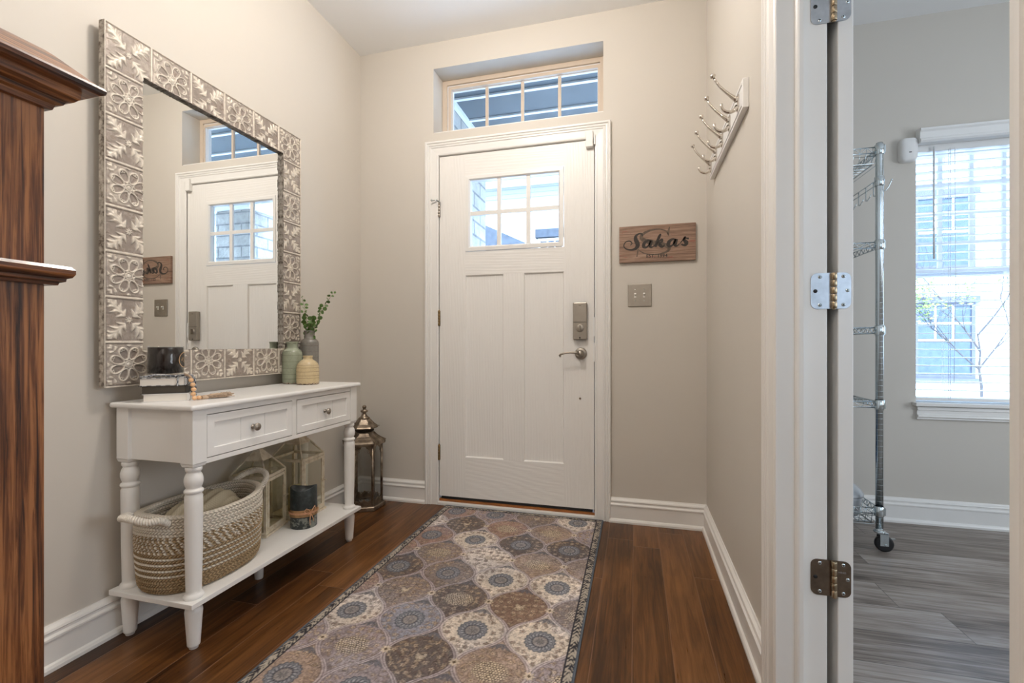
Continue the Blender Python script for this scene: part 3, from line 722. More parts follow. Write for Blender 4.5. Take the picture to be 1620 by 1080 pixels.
MB().mold([(RX0, RY0), (RX0, RY1), (RX1, RY1), (RX1, RY0)], [(0, 0.0005), (-0.0012, 0.002), (-0.0012, 0.005), (0, 0.0072), (0.003, 0.0074)], lambda a, b, d: (a, b, d), closed=True, side=-1).build('rug_binding', plain('blue_grey_binding', (0.09, 0.105, 0.125), 0.9, var=0.2, scale=60), rug)
tag(rug, 'patterned taupe and cream runner rug of ogee medallions lying before the front door', 'rug')

# ================================================================== console table
TXF, TXB, TY0, TY1 = -1.305, -1.648, -1.447, -0.550     # front, back, near and far edges of the top
ct = thing('console_table', (0, 0, 0), 'white console table with two drawers and a lower shelf under the wall mirror', 'console table')
m = MB().box(TXB, TXF, TY0, TY1, 0.7505, 0.768)
tt = m.build('table_top', M_FURN, ct, bevel=0.007, bseg=3)
BX = (TXF-0.0645, TXF-0.0145); BXB = (TXB+0.012, TXB+0.062); BY = (TY0+0.015, TY0+0.065); BYB = (TY1-0.065, TY1-0.015)
def leg_prof():
    P = [(0.0225, 0.5715), (0.0235, 0.566), (0.0225, 0.560), (0.019, 0.556), (0.0195, 0.552), (0.0235, 0.545), (0.0262, 0.534), (0.0262, 0.524), (0.024, 0.514), (0.0205, 0.506),
         (0.0215, 0.503), (0.0262, 0.500), (0.0275, 0.496), (0.0262, 0.491), (0.0215, 0.489), (0.0225, 0.485), (0.0248, 0.480), (0.0250, 0.46), (0.0240, 0.30), (0.0215, 0.185),
         (0.0215, 0.178), (0.0235, 0.175), (0.0275, 0.171), (0.0285, 0.166), (0.0270, 0.1605)]
    Q = [(0.0235, 0.1445), (0.0245, 0.140), (0.0235, 0.136), (0.0200, 0.132), (0.0205, 0.129), (0.0240, 0.124), (0.0248, 0.117), (0.0240, 0.105), (0.0185, 0.022), (0.0180, 0.012), (0.0135, 0.007), (0.0125, 0.0005)]
    return P, Q
for bx in (BX, BXB):
    for by in (BY, BYB):
        cx, cy = (bx[0]+bx[1])/2, (by[0]+by[1])/2
        m = MB().box(bx[0], bx[1], by[0], by[1], 0.583, 0.7505)
        vs = []                                            # block foot: chamfered down to the turning
        for z, r in ((0.583, 0.025), (0.574, 0.0225), (0.5715, 0.0195)):
            vs.append([(cx-r, cy-r, z), (cx+r, cy-r, z), (cx+r, cy+r, z), (cx-r, cy+r, z)])
        b = len(m.v); m.v += [p for r in vs for p in r]
        for i in range(2):
            for k in range(4): m.f.append((b+i*4+k, b+i*4+(k+1) % 4, b+i*4+4+(k+1) % 4, b+i*4+4+k)); m.sm.append(False); m.mi.append(0)
        m.f.append((b+8, b+9, b+10, b+11)); m.sm.append(False); m.mi.append(0)
        P, Q = leg_prof(); m.lathe(P[::-1], (cx, cy, 0), 36); m.lathe(Q[::-1], (cx, cy, 0), 36)
        m.build('leg', M_FURN, ct, bevel=0.0015)
MB().lathe([(0.015, 0.0005), (0.016, 0.004), (0.019, 0.10), (0.020, 0.1445)], ((TXB+TXF)/2-0.01, (TY0+TY1)/2, 0), 28).build('middle_foot', M_FURN, ct)
m = MB().box(TXB+0.022, TXB+0.040, BY[1]-0.004, BYB[0]+0.004, 0.583, 0.7505)
m.build('back_panel', M_FURN, ct)
for a, b in ((BY[0]+0.012, BY[0]+0.030), (BYB[1]-0.030, BYB[1]-0.012)):
    MB().box(BXB[1]-0.004, BX[0]+0.004, a, b, 0.583, 0.7505).build('side_panel', M_FURN, ct)
FX = BX[1]-0.003
m = MB().box(FX-0.020, FX, BY[1]-0.002, BYB[0]+0.002, 0.732, 0.7505).box(FX-0.020, FX, BY[1]-0.002, BYB[0]+0.002, 0.576, 0.592)
m.box(FX-0.0205, FX-0.0002, -1.0015, -0.9765, 0.590, 0.734)
m.build('face_frame', M_FURN, ct, bevel=0.0012)
MB().box(FX-0.30, FX-0.022, BY[1]+0.003, BYB[0]-0.003, 0.5835, 0.590).build('drawer_runner', M_FURN, ct)
for (a, b) in ((BY[1]+0.002, -1.0035), (-0.9745, BYB[0]-0.002)):
    z0_, z1_ = 0.5945, 0.7295
    m = MB().mold([(a, z0_), (a, z1_), (b, z1_), (b, z0_)], [(0, -0.016), (0, 0), (0.0265, 0), (0.0275, -0.005), (0.028, -0.012)], lambda y, z, d: (FX+0.0012+d, y, z), closed=True, side=-1)
    c0, c1 = a+0.027, b-0.027
    w = (c1-c0)/3
    for k in range(3):
        m.box(FX-0.012, FX-0.0048, c0+w*k+(0.0017 if k else -0.001), c0+w*(k+1)-(0.0017 if k < 2 else -0.001), z0_+0.026, z1_-0.026)
    m.box(FX-0.014, FX-0.0068, c0-0.002, c1+0.002, z0_+0.025, z1_-0.025)
    d = m.build('drawer', M_FURN, ct, bevel=0.0009)
    yc = (a+b)/2
    MB().lathe([(0.0090, 0.0), (0.0085, 0.002), (0.0050, 0.005), (0.0046, 0.011), (0.0075, 0.014), (0.0125, 0.017), (0.0140, 0.020), (0.0132, 0.0235), (0.0090, 0.0265), (0.0001, 0.0275)],
               (FX-0.005, yc, 0.6610), 26, axis='X').build('knob', M_NICKEL, d)
MB().box(TXB, TXF, TY0, TY1, 0.1445, 0.1605).build('shelf', M_FURN, ct, bevel=0.0015)

# ================================================================== wall mirror with pressed-tin frame
mi = thing('wall_mirror', (XL, 0, 0), 'large wall mirror in a whitewashed pressed-tin frame above the console table', 'mirror')
MY0, MY1, MZ0, MZ1, FW = -1.478, -0.592, 0.817, 1.984, 0.118
TWd = (MY1-MY0)/6; THt = (MZ1-MZ0)/8
ny, nz = 545, 718
yy_, zz_ = np.meshgrid(np.linspace(MY0, MY1, ny), np.linspace(MZ1, MZ0, nz))
ty = (yy_-MY0)/TWd; tz = (MZ1-zz_)/THt
cy_, cz_ = np.minimum(np.floor(ty), 5), np.minimum(np.floor(tz), 7)
U, Vv = (ty-cy_)*2-1, (tz-cz_)*2-1
flower = ((cy_+cz_) % 2 == 1)
def relief_flower(u, v):
    r = np.hypot(u, v); th = np.arctan2(v, u); ph = np.mod(th, PI/4)-PI/8
    x, y = r*np.cos(ph), r*np.sin(ph)
    e = np.sqrt(((x-0.50)/0.285)**2+(y/(0.105+0.135*np.clip(x, 0, 0.8)))**2)
    h = 0.38+0*r
    h = np.where(e < 1, 0.12+0.10*np.exp(-(y/0.03)**2)*(x < 0.55), h)
    h = np.maximum(h, 0.95*np.exp(-((e-1)/0.16)**2)*(x > 0.15))
    cu = np.hypot(x-0.70, np.abs(y)-0.05); h = np.maximum(h, 0.75*np.exp(-((cu-0.045)/0.022)**2)*(x < 0.76))     # scroll curls
    h = np.maximum(h, (0.85+0.15*np.cos(r*40))*sstep(0.19, 0.15, r)); h = np.where(r < 0.07, 1.0, h)
    h = np.where((r > 0.10) & (r < 0.125), 0.45, h)
    c = (np.abs(u)+np.abs(v))/1.414; t = np.abs(np.abs(u)-np.abs(v))/1.414
    w = 0.34*(1-sstep(0.75, 1.5, c)*0.3)*(0.8+0.2*np.cos((c*1.1+t*1.3)*26))
    lf = sstep(0, 0.06, w-t)*sstep(0.80, 0.88, c)*(0.62+0.38*np.cos((c-t*0.9)*24))
    h = np.maximum(h, lf)
    for a, b in ((np.abs(u), np.abs(v)), (np.abs(v), np.abs(u))):
        d = np.abs(a-0.86)/0.10+np.abs(b)/0.12; h = np.maximum(h, 0.9*sstep(1.05, 0.7, d))
    return h
def relief_leaf(u, v):
    c = (np.abs(u)+np.abs(v))/1.414; t = np.abs(np.abs(u)-np.abs(v))/1.414; r = np.hypot(u, v)
    lob = np.cos((c-t*0.95+0.25*t*t)*23)
    w = 0.50*np.sin(PI*np.clip((c-0.20)/1.30, 0, 1))**0.65*(0.72+0.34*np.cos((c-t*0.5)*23))
    body = sstep(0, 0.09, w-t)
    h = 0.28+body*(0.30+0.34*lob*sstep(0.02, 0.10, t)+0.30*np.cos(t*5))
    h = np.maximum(h, body*1.0*np.exp(-(t/0.035)**2))
    th = np.arctan2(v, u); fr = 0.17*(0.75+0.25*np.cos(8*th))
    h = np.maximum(h, 0.85*sstep(1.1, 0.8, r/fr)); h = np.where(r < 0.04, 0.55, h)
    return h
hh = np.where(flower, relief_flower(U, Vv), relief_leaf(U, Vv))
bo = np.minimum(1-np.abs(U), 1-np.abs(Vv))*TWd/2; by_ = (1-np.abs(U))*TWd/2; bz_ = (1-np.abs(Vv))*THt/2
bo = np.minimum(np.where((by_+0*bz_) < bz_, by_, bz_), 1)
hh = np.where(bo < 0.009, 0.20, hh)
hh = np.maximum(hh, 0.95*np.exp(-((bo-0.0015)/0.0026)**2))
nzz = fnoise(yy_*90, zz_*90, 41, 4); nbig = fnoise(yy_*9, zz_*9, 45, 3)
hh = hh+0.10*(nzz-0.5)
dist_in = np.minimum.reduce([yy_-MY0, MY1-yy_, zz_-MZ0, MZ1-zz_])
keep = (dist_in <= FW+0.0012)
FD = 0.049                                   # face of the frame stands this far off the wall
xf = FD-0.0045+0.0055*hh
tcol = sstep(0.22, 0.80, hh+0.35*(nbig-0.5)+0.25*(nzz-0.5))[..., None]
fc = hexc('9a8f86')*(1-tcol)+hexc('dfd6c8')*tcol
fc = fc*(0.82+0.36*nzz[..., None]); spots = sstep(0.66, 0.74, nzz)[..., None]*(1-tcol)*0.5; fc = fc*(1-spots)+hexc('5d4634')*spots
kq = keep[:-1, :-1] & keep[1:, 1:] & keep[:-1, 1:] & keep[1:, :-1]
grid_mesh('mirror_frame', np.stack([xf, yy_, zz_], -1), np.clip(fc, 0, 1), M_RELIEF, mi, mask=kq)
M_FSIDE = (lambda g: g.set(g.ramp(g.noise(g.co(), 70, 5), (0.35, (0.11, 0.085, 0.065)), (0.5, (0.40, 0.36, 0.31)), (0.7, (0.62, 0.58, 0.52))), 0.6))(G('weathered_whitewash'))
m = MB().mold([(MY0, MZ0), (MY0, MZ1), (MY1, MZ1), (MY1, MZ0)], [(0.0, FD-0.002), (0.0, 0.024), (FW, 0.024), (FW, FD-0.003)], lambda y, z, d: (d, y, z), closed=True, side=-1)
m.build('frame_side', M_FSIDE, mi)
MB().box(0.0295, 0.0312, MY0+FW-0.004, MY1-FW+0.004, MZ0+FW-0.004, MZ1-FW+0.004).build('mirror_glass', M_MIRROR, mi, M=None)
MB().box(0.0, 0.0285, MY0+0.16, MY1-0.16, MZ1-0.30, MZ1-0.22).build('hanging_cleat', M_DARK, mi)

# ================================================================== ceramic bottles
def glaze(name, c, rings, dark=(0.10, 0.07, 0.05), foot=0.012, rb=0.05):
    g = G(name); v = g.co(); sp = g.n('SeparateXYZ'); g.put(sp.inputs[0], v); z = sp.outputs[2]
    n = g.noise(v, 60, 4); n2 = g.noise(v, 220, 3)
    f = g.M('SUBTRACT', z, g.M('MULTIPLY', g.M('SUBTRACT', n, 0.5), 0.002))
    line = None
    for zr in rings:
        d = g.M('ABSOLUTE', g.M('SUBTRACT', f, zr)); l = g.M('LESS_THAN', d, 0.0007)
        line = l if line is None else g.M('MAXIMUM', line, l)
    col = g.ramp(n, (0.3, tuple(x*0.86 for x in c)), (0.7, c))
    vo = g.n('TexVoronoi', feature='DISTANCE_TO_EDGE'); g.put(vo.inputs['Vector'], g.mapp(v, (1, 1, 0.5))); vo.inputs['Scale'].default_value = 75
    cr = g.M('MULTIPLY', g.M('LESS_THAN', vo.outputs['Distance'], 0.02), 0.35)
    col = g.mix(cr, col, tuple(x*0.55 for x in c)); col = g.mix(g.M('MULTIPLY', line, 0.7), col, dark)
    chip = g.M('LESS_THAN', g.M('SUBTRACT', z, 0.001), g.M('MULTIPLY', g.M('SUBTRACT', g.noise(v, 130, 2), 0.36), foot*2.2))
    col = g.mix(chip, col, g.mix(g.M('GREATER_THAN', n2, 0.5), (0.05, 0.028, 0.018), (0.45, 0.33, 0.25)))
    return g.set(col, g.M('ADD', 0.14, g.M('MULTIPLY', chip, 0.5)), 0, 0.6)
def bottle(name, loc, prof, mat, label):
    inner = [(max(r-0.004, 0.001), z) for r, z in prof[::-1] if z > 0.01]
    o = MB().lathe([(0.0001, 0.0)]+prof+inner+[(0.0001, 0.008)], (0, 0, 0), 44).build(name, mat)
    o.location = loc; return tag(o, label, 'bottle vase', 'ceramic bottles on the console table')
bottle('ceramic_bottle', (-1.588, -0.690, 0.7683), [(0.040, 0), (0.044, 0.003), (0.0445, 0.02), (0.0445, 0.14), (0.043, 0.150), (0.037, 0.160), (0.027, 0.167), (0.0245, 0.171), (0.0245, 0.186), (0.026, 0.194), (0.0285, 0.1985), (0.027, 0.200)],
       glaze('celadon_glaze', (0.31, 0.345, 0.255), (0.024, 0.045, 0.075, 0.105, 0.135, 0.152)), 'pale green glazed bottle vase with ringed body, beside the mirror corner')
bottle('ceramic_bottle', (-1.491, -0.702, 0.7683), [(0.046, 0), (0.050, 0.003), (0.0505, 0.02), (0.0505, 0.070), (0.049, 0.085), (0.044, 0.098), (0.034, 0.109), (0.023, 0.115), (0.0205, 0.119), (0.0205, 0.128), (0.0225, 0.133), (0.0205, 0.134)],
       glaze('butter_glaze', (0.62, 0.50, 0.30), (0.03, 0.042, 0.060, 0.078, 0.09)), 'squat butter-yellow glazed bottle vase, the shortest of the three')
bottle('ceramic_bottle', (-1.571, -0.590, 0.7683), [(0.038, 0), (0.042, 0.003), (0.0425, 0.02), (0.0425, 0.190), (0.041, 0.200), (0.036, 0.209), (0.028, 0.215), (0.0235, 0.219), (0.0235, 0.240), (0.0255, 0.250), (0.0275, 0.2545), (0.026, 0.256)],
       glaze('slate_glaze', (0.215, 0.205, 0.185), (0.03, 0.06, 0.09, 0.12, 0.15, 0.18)), 'tall grey glazed bottle vase holding the green sprigs')
# sprigs
M_STEM = plain('sprig_stem', (0.20, 0.17, 0.09), 0.6)
M_LEAF = plain('eucalyptus_leaf', (0.10, 0.19, 0.045), 0.45, var=0.35, scale=25)
sp_ = thing('eucalyptus_sprigs', (-1.571, -0.590, 0.99), 'green round-leaved sprigs standing in the tall grey bottle', 'artificial plant')
rnd = random.Random(4)
stems = [(Vector((0.085, 0.070, 0.225)), 13), (Vector((-0.015, -0.035, 0.195)), 11), (Vector((0.020, -0.005, 0.095)), 6), (Vector((-0.05, 0.02, 0.13)), 8), (Vector((0.012, 0.03, 0.07)), 5)]
for tip, nl in stems:
    base_p = Vector((tip.x*0.08, tip.y*0.08, -0.03)); pts = []
    for k in range(9):
        t = k/8; pts.append(base_p.lerp(tip, t)+Vector((-tip.x*0.35, -tip.y*0.35, 0))*math.sin(PI*t)*0.6)
    st = MB().tube(pts, [0.0013*(1-0.5*k/8) for k in range(9)], 6); 
    so = st.build('stem', M_STEM, sp_)
    lm_ = MB()
    for k in range(nl*2):
        t = 0.22+0.78*(k//2)/(nl-1); p = pts[min(int(t*8), 7)].lerp(pts[min(int(t*8)+1, 8)], t*8-int(t*8)) if t < 1 else pts[8]
        a = (k//2)*2.4+(PI if k % 2 else 0)+rnd.uniform(-.4, .4); s = (0.0165-0.0095*t)*rnd.uniform(0.85, 1.15)
        d = Vector((math.cos(a), math.sin(a), 0.25+rnd.uniform(-0.2, 0.3))).normalized(); n_ = Vector((-d.z*math.cos(a), -d.z*math.sin(a), 1)).normalized()
        n_ = (Matrix.Rotation(rnd.uniform(0.6, 2.5), 3, d) @ n_).normalized(); sd_ = d.cross(n_).normalized()
        vs = [p+d*0.003]
        for q in range(10):
            an = 2*PI*q/10; rx, ry = s*(1+math.cos(an)), s*0.95*math.sin(an)
            vs.append(p+d*(0.003+rx)+sd_*ry+n_*(0.18*s*(abs(math.sin(an))**2)+0.0))
        cc = p+d*(0.003+s); b = len(vs); vs.append(cc)
        lm_.add(vs[1:], [(10, q, (q+1) % 10) for q in range(10)], True)
    lm_.build('leaves', M_LEAF, so, recalc=False)

# ================================================================== stack of books, candle jar, beads
BA = math.radians(41); bd_ = Vector((math.cos(BA), math.sin(BA), 0)); bn_ = Vector((-bd_.y, bd_.x, 0)); B0 = Vector((-1.538, -1.424, 0.7683))
BM = Matrix(((bd_.x, bn_.x, 0, B0.x), (bd_.y, bn_.y, 0, B0.y), (0, 0, 1, B0.z), (0, 0, 0, 1)))
M_PAGE = (lambda g: (g.bump(g.noise(g.mapp(g.co(), (3, 3, 900)), 1, 2), 0.3, 0.0004), g.set((0.74, 0.70, 0.64), 0.8))[1])(G('book_pages'))
M_COVW = plain('white_book_cover', (0.70, 0.69, 0.67), 0.45); M_COVD = plain('charcoal_book_cover', (0.035, 0.03, 0.026), 0.5)
M_DPAGE = plain('dark_page_edge', (0.065, 0.052, 0.038), 0.7)
g = G('buffalo_plaid_cover'); ck = g.n('TexChecker'); g.put(ck.inputs['Vector'], g.mapp(g.co(), (1, 1, 0.0001))); ck.inputs['Scale'].default_value = 80
ck.inputs['Color1'].default_value = (0.02, 0.02, 0.022, 1); ck.inputs['Color2'].default_value = (0.62, 0.62, 0.62, 1); M_PLAID = g.set(ck.outputs[0], 0.8)
def book(x0, x1, y0, y1, z0_, th, cm, pm, label, off=0.0):
    r = thing('book', tuple(B0), label, 'book', 'books stacked on the console table'); r.rotation_euler = (0, 0, BA+off)
    t = 0.0022
    m = MB().box(x0, x1, y0, y1, z0_, z0_+t); m.box(x0, x1, y0, y1, z0_+th-t, z0_+th)
    sp = [(x1-0.004, z0_), (x1+0.002, z0_+0.003), (x1+0.004, z0_+th/2), (x1+0.002, z0_+th-0.003), (x1-0.004, z0_+th)]
    m.prism([(a, b) for a, b in sp]+[(x1-0.006, z0_+th-t), (x1-0.006, z0_+t)], y0, y1, axis='Y')
    c = m.build('cover', cm, r, bevel=0.0008)
    p = MB().box(x0+0.004, x1-0.006, y0+0.003, y1-0.003, z0_+t, z0_+th-t).build('pages', pm, r)
    return r
book(0, 0.127, 0, 0.098, 0.0, 0.0255, M_COVW, M_PAGE, 'white book at the bottom of the stack on the console table')
b2 = book(-0.004, 0.123, 0.002, 0.099, 0.0258, 0.0255, M_COVD, M_DPAGE, 'dark book in the middle of the stack on the console table')
book(-0.009, 0.120, 0, 0.098, 0.0516, 0.0265, [M_PLAID], M_PAGE, 'book with a plaid cover and pale pages on top of the stack')
ZT = B0.z+0.0782
rb = thing('cloth_ribbon', (0, 0, 0), 'grey and black plaid ribbon lying over the stacked books under the jar', 'ribbon')
def Bp(x, y, z): return BM @ Vector((x, y, z))
m = MB()
for k, (pts, w) in enumerate([([(0.095, -0.004, 0.050), (0.096, -0.003, 0.074), (0.094, 0.002, 0.0815), (0.080, 0.004, 0.083), (0.06, 0.002, 0.0865), (0.035, 0.002, 0.088), (0.01, 0.003, 0.083), (-0.006, 0.006, 0.0805)], 0.004),
                              ([(0.1335, 0.012, 0.018), (0.1335, 0.02, 0.045), (0.131, 0.022, 0.070), (0.118, 0.022, 0.0835), (0.102, 0.016, 0.085), (0.084, 0.008, 0.082)], 0.005),
                              ([(0.1335, 0.075, 0.010), (0.1335, 0.07, 0.04), (0.131, 0.07, 0.068), (0.124, 0.07, 0.080), (0.114, 0.068, 0.0815)], 0.006)]):
    m.tube([Bp(*p) for p in pts], w, 10, flat=0.28)
g = G('ribbon_check'); ck = g.n('TexChecker'); g.put(ck.inputs['Vector'], g.co()); ck.inputs['Scale'].default_value = 110
ck.inputs['Color1'].default_value = (0.10, 0.105, 0.12, 1); ck.inputs['Color2'].default_value = (0.60, 0.62, 0.66, 1)
m.build('ribbon_band', g.set(ck.outputs[0], 0.8), rb)
# jar candle
jc = thing('candle_jar', tuple(Bp(0.052, 0.060, 0.0790)), 'black jar candle in clear glass with a round label standing on the books', 'candle'); jc.rotation_euler = (0, 0, BA)
MB().lathe([(0.0001, 0), (0.046, 0), (0.050, 0.003), (0.0515, 0.008), (0.0515, 0.100), (0.0505, 0.102), (0.0495, 0.100), (0.0495, 0.012), (0.0001, 0.008)], seg=48).build('glass_jar', M_CLEARG, jc)
MB().lathe([(0.0001, 0.0085), (0.049, 0.0125), (0.0492, 0.098), (0.047, 0.099), (0.047, 0.084), (0.0001, 0.083)], seg=48).build('black_wax', plain('black_wax', (0.012, 0.007, 0.008), 0.25, spec=0.3), jc)
def curved_disc(name, r0, r1, R, az, zc, mat, parent, squeeze=1.0):
    m = MB(); n = 36; vs = []
    for rr_ in (r0, r1):
        for k in range(n):
            a = 2*PI*k/n; s_, z_ = rr_*math.cos(a), rr_*math.sin(a); an = az+s_/R
            vs.append((R*math.cos(an), R*math.sin(an), zc+z_))
    return m.add(vs, [(k, (k+1) % n, n+(k+1) % n, n+k) for k in range(n)]).build(name, mat, parent)
LA = math.radians(-8)
lbl = curved_disc('label_ring', 0.0235, 0.0262, 0.0520, LA, 0.056, plain('tan_label_ring', (0.52, 0.33, 0.17), 0.5), jc)
curved_disc('label_centre', 0.0006, 0.0236, 0.0518, LA, 0.056, plain('charcoal_label', (0.03, 0.028, 0.026), 0.5), lbl)
for q in range(5):
    curved_disc('label_mark', 0.0016, 0.0030, 0.0521, LA+(-0.25+0.12*q), 0.056+0.006*math.sin(q*2.1), bpy.data.materials['tan_label_ring'], lbl)
# wooden beads with tassel
bg = thing('bead_garland', (0, 0, 0), 'natural wooden bead garland with a jute tassel draped over the books', 'bead garland')
M_BEAD = plain('pale_wood_bead', (0.70, 0.44, 0.24), 0.5, var=0.12, scale=60); M_JUTE = plain('jute_tassel', (0.52, 0.39, 0.28), 0.9, var=0.25, scale=120)
bpos = [(0.132, 0.002, 0.068), (0.1375, 0.000, 0.0525), (0.1395, 0.001, 0.037), (0.1385, 0.000, 0.0215), (0.1425, -0.004, 0.0080), (0.1535, 0.006, 0.0078)]
for p in bpos:
    q = Bp(*p); MB().sphere((0, 0, 0), 0.0078, 18, 12, sx=1, sy=1, sz=0.92).build('bead', M_BEAD, bg).location = q
MB().tube([Bp(0.110, 0.02, 0.086), Bp(0.122, 0.008, 0.084), Bp(0.131, 0.002, 0.078), Bp(0.133, 0.001, 0.070)], 0.0045, 8, flat=0.5).build('cord', M_JUTE, bg)
m = MB(); p0 = Bp(0.160, 0.013, 0.007); dr_ = Vector((0.16, 0.985, 0)); sd2 = Vector((0.985, -0.16, 0))
m.tube([p0, p0+dr_*0.02], [0.0065, 0.008], 10)
for k in range(110):
    a = rnd.uniform(-1, 1); L = rnd.uniform(0.065, 0.105)
    m.tube([p0+dr_*0.014+sd2*a*0.005+Vector((0, 0, rnd.uniform(-0.004, 0.006))), p0+dr_*L*0.5+sd2*(a*0.014)+Vector((0, 0, rnd.uniform(-0.004, 0.008))), p0+dr_*L+sd2*(a*0.024+rnd.uniform(-.004, .004))+Vector((0, 0, -0.0045+rnd.uniform(0, 0.014)))], 0.0011, 4)
m.build('tassel', M_JUTE, bg)

# ================================================================== woven basket
bk = thing('woven_basket', (-1.487, -1.248, 0.161), 'oval woven basket of tan seagrass and white cotton rope on the table shelf', 'basket')
NB, NZ = 900, 290
th_, zz2 = np.meshgrid(np.linspace(0, 2*PI, NB, endpoint=False), np.linspace(0, 1, NZ))
BH = 0.245
def oval(th, z01, inset=0.0):
    k = 0.955-0.06*np.clip(1-z01/0.12, 0, 1)**2+0.055*np.sin(np.clip(z01, 0, 1)*PI*0.62)
    ex = 2.35; ax, ay = 0.138*k-inset, 0.198*k-inset
    c, s = np.cos(th), np.sin(th); r = 1/(np.abs(c)**ex+np.abs(s)**ex)**(1/ex)
    return ax*r*c, ay*r*s
def rimz(th): return BH+0.016*np.abs(np.sin(th))**3-0.004
ROWS = 27; arc = th_*0.172
zf = zz2*ROWS; row = np.floor(zf); ff = zf-row
band_top = row >= ROWS-7; band_mix = (row >= ROWS-13) & ~band_top; band_str = (row >= ROWS-21) & (row < ROWS-13)
coil = np.abs(np.sin(PI*ff))**0.7
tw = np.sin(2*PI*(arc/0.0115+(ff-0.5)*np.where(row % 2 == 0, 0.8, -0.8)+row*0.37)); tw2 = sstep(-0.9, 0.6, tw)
disp = coil*(0.30+0.70*tw2)*0.0070
grain = fnoise(arc*900, zz2*BH*900, 61, 3)
white = hexc('eae2d4'); tan = hexc('c0aa88'); dtan = hexc('6a4c2e')
tcl = (tan*(1-0.6*(1-grain[..., None]))+dtan*0.6*(1-grain[..., None])); wcl = white*(0.86+0.22*grain[..., None])
iswhite = np.where(band_top, 1.0, np.where(band_mix, (np.sin(2*PI*(arc/0.0195+row*0.61+np.sin(row*7.1)+(ff-0.5)*0.45)) > 0.15).astype(float), np.where(band_str, ((row % 2 == 0) & (np.abs(ff-0.5) < 0.34)).astype(float), 0.0)))
bc_ = tcl*(1-iswhite[..., None])+wcl*iswhite[..., None]
bc_ = bc_*(0.70+0.30*np.clip(tw2+0.25, 0, 1))[..., None]  # grooves between strands darkened in the colour, as painted shade
def wall_pts(inset, d):
    ox, oy = oval(th_, zz2, inset); L = np.hypot(ox, oy); f = 1+d/L
    return np.stack([ox*f, oy*f, zz2*rimz(th_)], -1)
out_p = wall_pts(0, disp); in_p = wall_pts(0.014, -disp)
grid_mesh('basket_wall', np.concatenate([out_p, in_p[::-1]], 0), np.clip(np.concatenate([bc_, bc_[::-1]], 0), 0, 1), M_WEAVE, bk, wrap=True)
m = MB(); n = 60; vs = [(0, 0, 0.006)]
for k in range(n):
    a = 2*PI*k/n; x, y = oval(np.array(a), np.array(0.02), 0.008); vs.append((float(x), float(y), 0.006))
m.add(vs, [(0, 1+k, 1+(k+1) % n) for k in range(n)]); m.build('basket_base', plain('seagrass_base', (0.30, 0.20, 0.11), 0.9, var=0.3, scale=90), bk)
M_COTTON = plain('cotton_rope', (0.80, 0.76, 0.69), 0.9, var=0.10, scale=120)
def rope(mb, pts, R, r, pitch, strands=3, seg=8, dens=1.2):
    """strands wound round a path"""
    P = [Vector(p) for p in pts]
    fine = []
    for i in range(len(P)-1):                     # Catmull-Rom refine
        p0, p1, p2, p3 = P[max(i-1, 0)], P[i], P[i+1], P[min(i+2, len(P)-1)]
        for k in range(14):
            t = k/14; fine.append(0.5*((2*p1)+(p2-p0)*t+(2*p0-5*p1+4*p2-p3)*t*t+(3*p1-p0-3*p2+p3)*t**3))
    fine.append(P[-1]); ln = 0; up = Vector((0, 0, 1)); S_ = [[] for _ in range(strands)]
    dense = []
    for i in range(len(fine)-1):
        L = (fine[i+1]-fine[i]).length; k = max(1, int(L/(pitch/10)))
        dense += [fine[i].lerp(fine[i+1], q/k) for q in range(k)]
    dense.append(fine[-1])
    for i, p in enumerate(dense):
        t = (dense[min(i+1, len(dense)-1)]-dense[max(i-1, 0)]).normalized()
        if i: ln += (p-dense[i-1]).length
        a = up-t*up.dot(t); a = a.normalized() if a.length > 1e-5 else t.orthogonal().normalized(); up = a; b = t.cross(a)
        for s in range(strands):
            an = 2*PI*(ln/pitch+s/strands); S_[s].append(p+(a*math.cos(an)+b*math.sin(an))*R)
    for s in S_: mb.tube(s, r, seg)
for sgn in (-1, 1):
    y0 = 0.196*sgn; zr = BH+0.002
    pts = [(-0.070, y0*0.93, zr-0.012), (-0.066, y0+0.012*sgn, zr+0.006), (-0.052, y0+0.038*sgn, zr+0.020), (-0.020, y0+0.056*sgn, zr+0.031), (0.020, y0+0.056*sgn, zr+0.029), (0.052, y0+0.038*sgn, zr+0.017), (0.066, y0+0.012*sgn, zr+0.002), (0.070, y0*0.93, zr-0.016)]
    if sgn < 0: pts = [(x, y-0.003*0, z-0.012 if 1 < i < 6 else z) for i, (x, y, z) in enumerate(pts)]
    m = MB(); rope(m, pts, 0.0082, 0.0036, 0.0135, 2, 7); m.tube(pts, 0.0078, 8); m.build('handle', M_COTTON, bk)
# knitted throw inside the basket
m_ = np.meshgrid(np.linspace(0, 2*PI, 160, endpoint=False), np.linspace(0.02, 1, 60)); T2, Rr = m_
kx, ky = oval(T2, np.ones_like(T2)*0.8, 0.022)
kz = 0.105+0.150*np.clip(1-(Rr)**3.6, 0, 1)+0.010*np.sin(ky*Rr*22)+0.004*np.sin(kx*Rr*170+ky*Rr*40)-0.05*(ky*Rr)
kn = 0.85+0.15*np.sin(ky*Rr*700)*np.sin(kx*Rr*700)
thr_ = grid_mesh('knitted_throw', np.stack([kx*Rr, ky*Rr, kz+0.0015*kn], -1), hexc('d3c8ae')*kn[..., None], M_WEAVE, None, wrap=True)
thr_.location = (-1.487, -1.248, 0.161); tag(thr_, 'cream knitted throw bundled inside the woven basket', 'throw blanket')

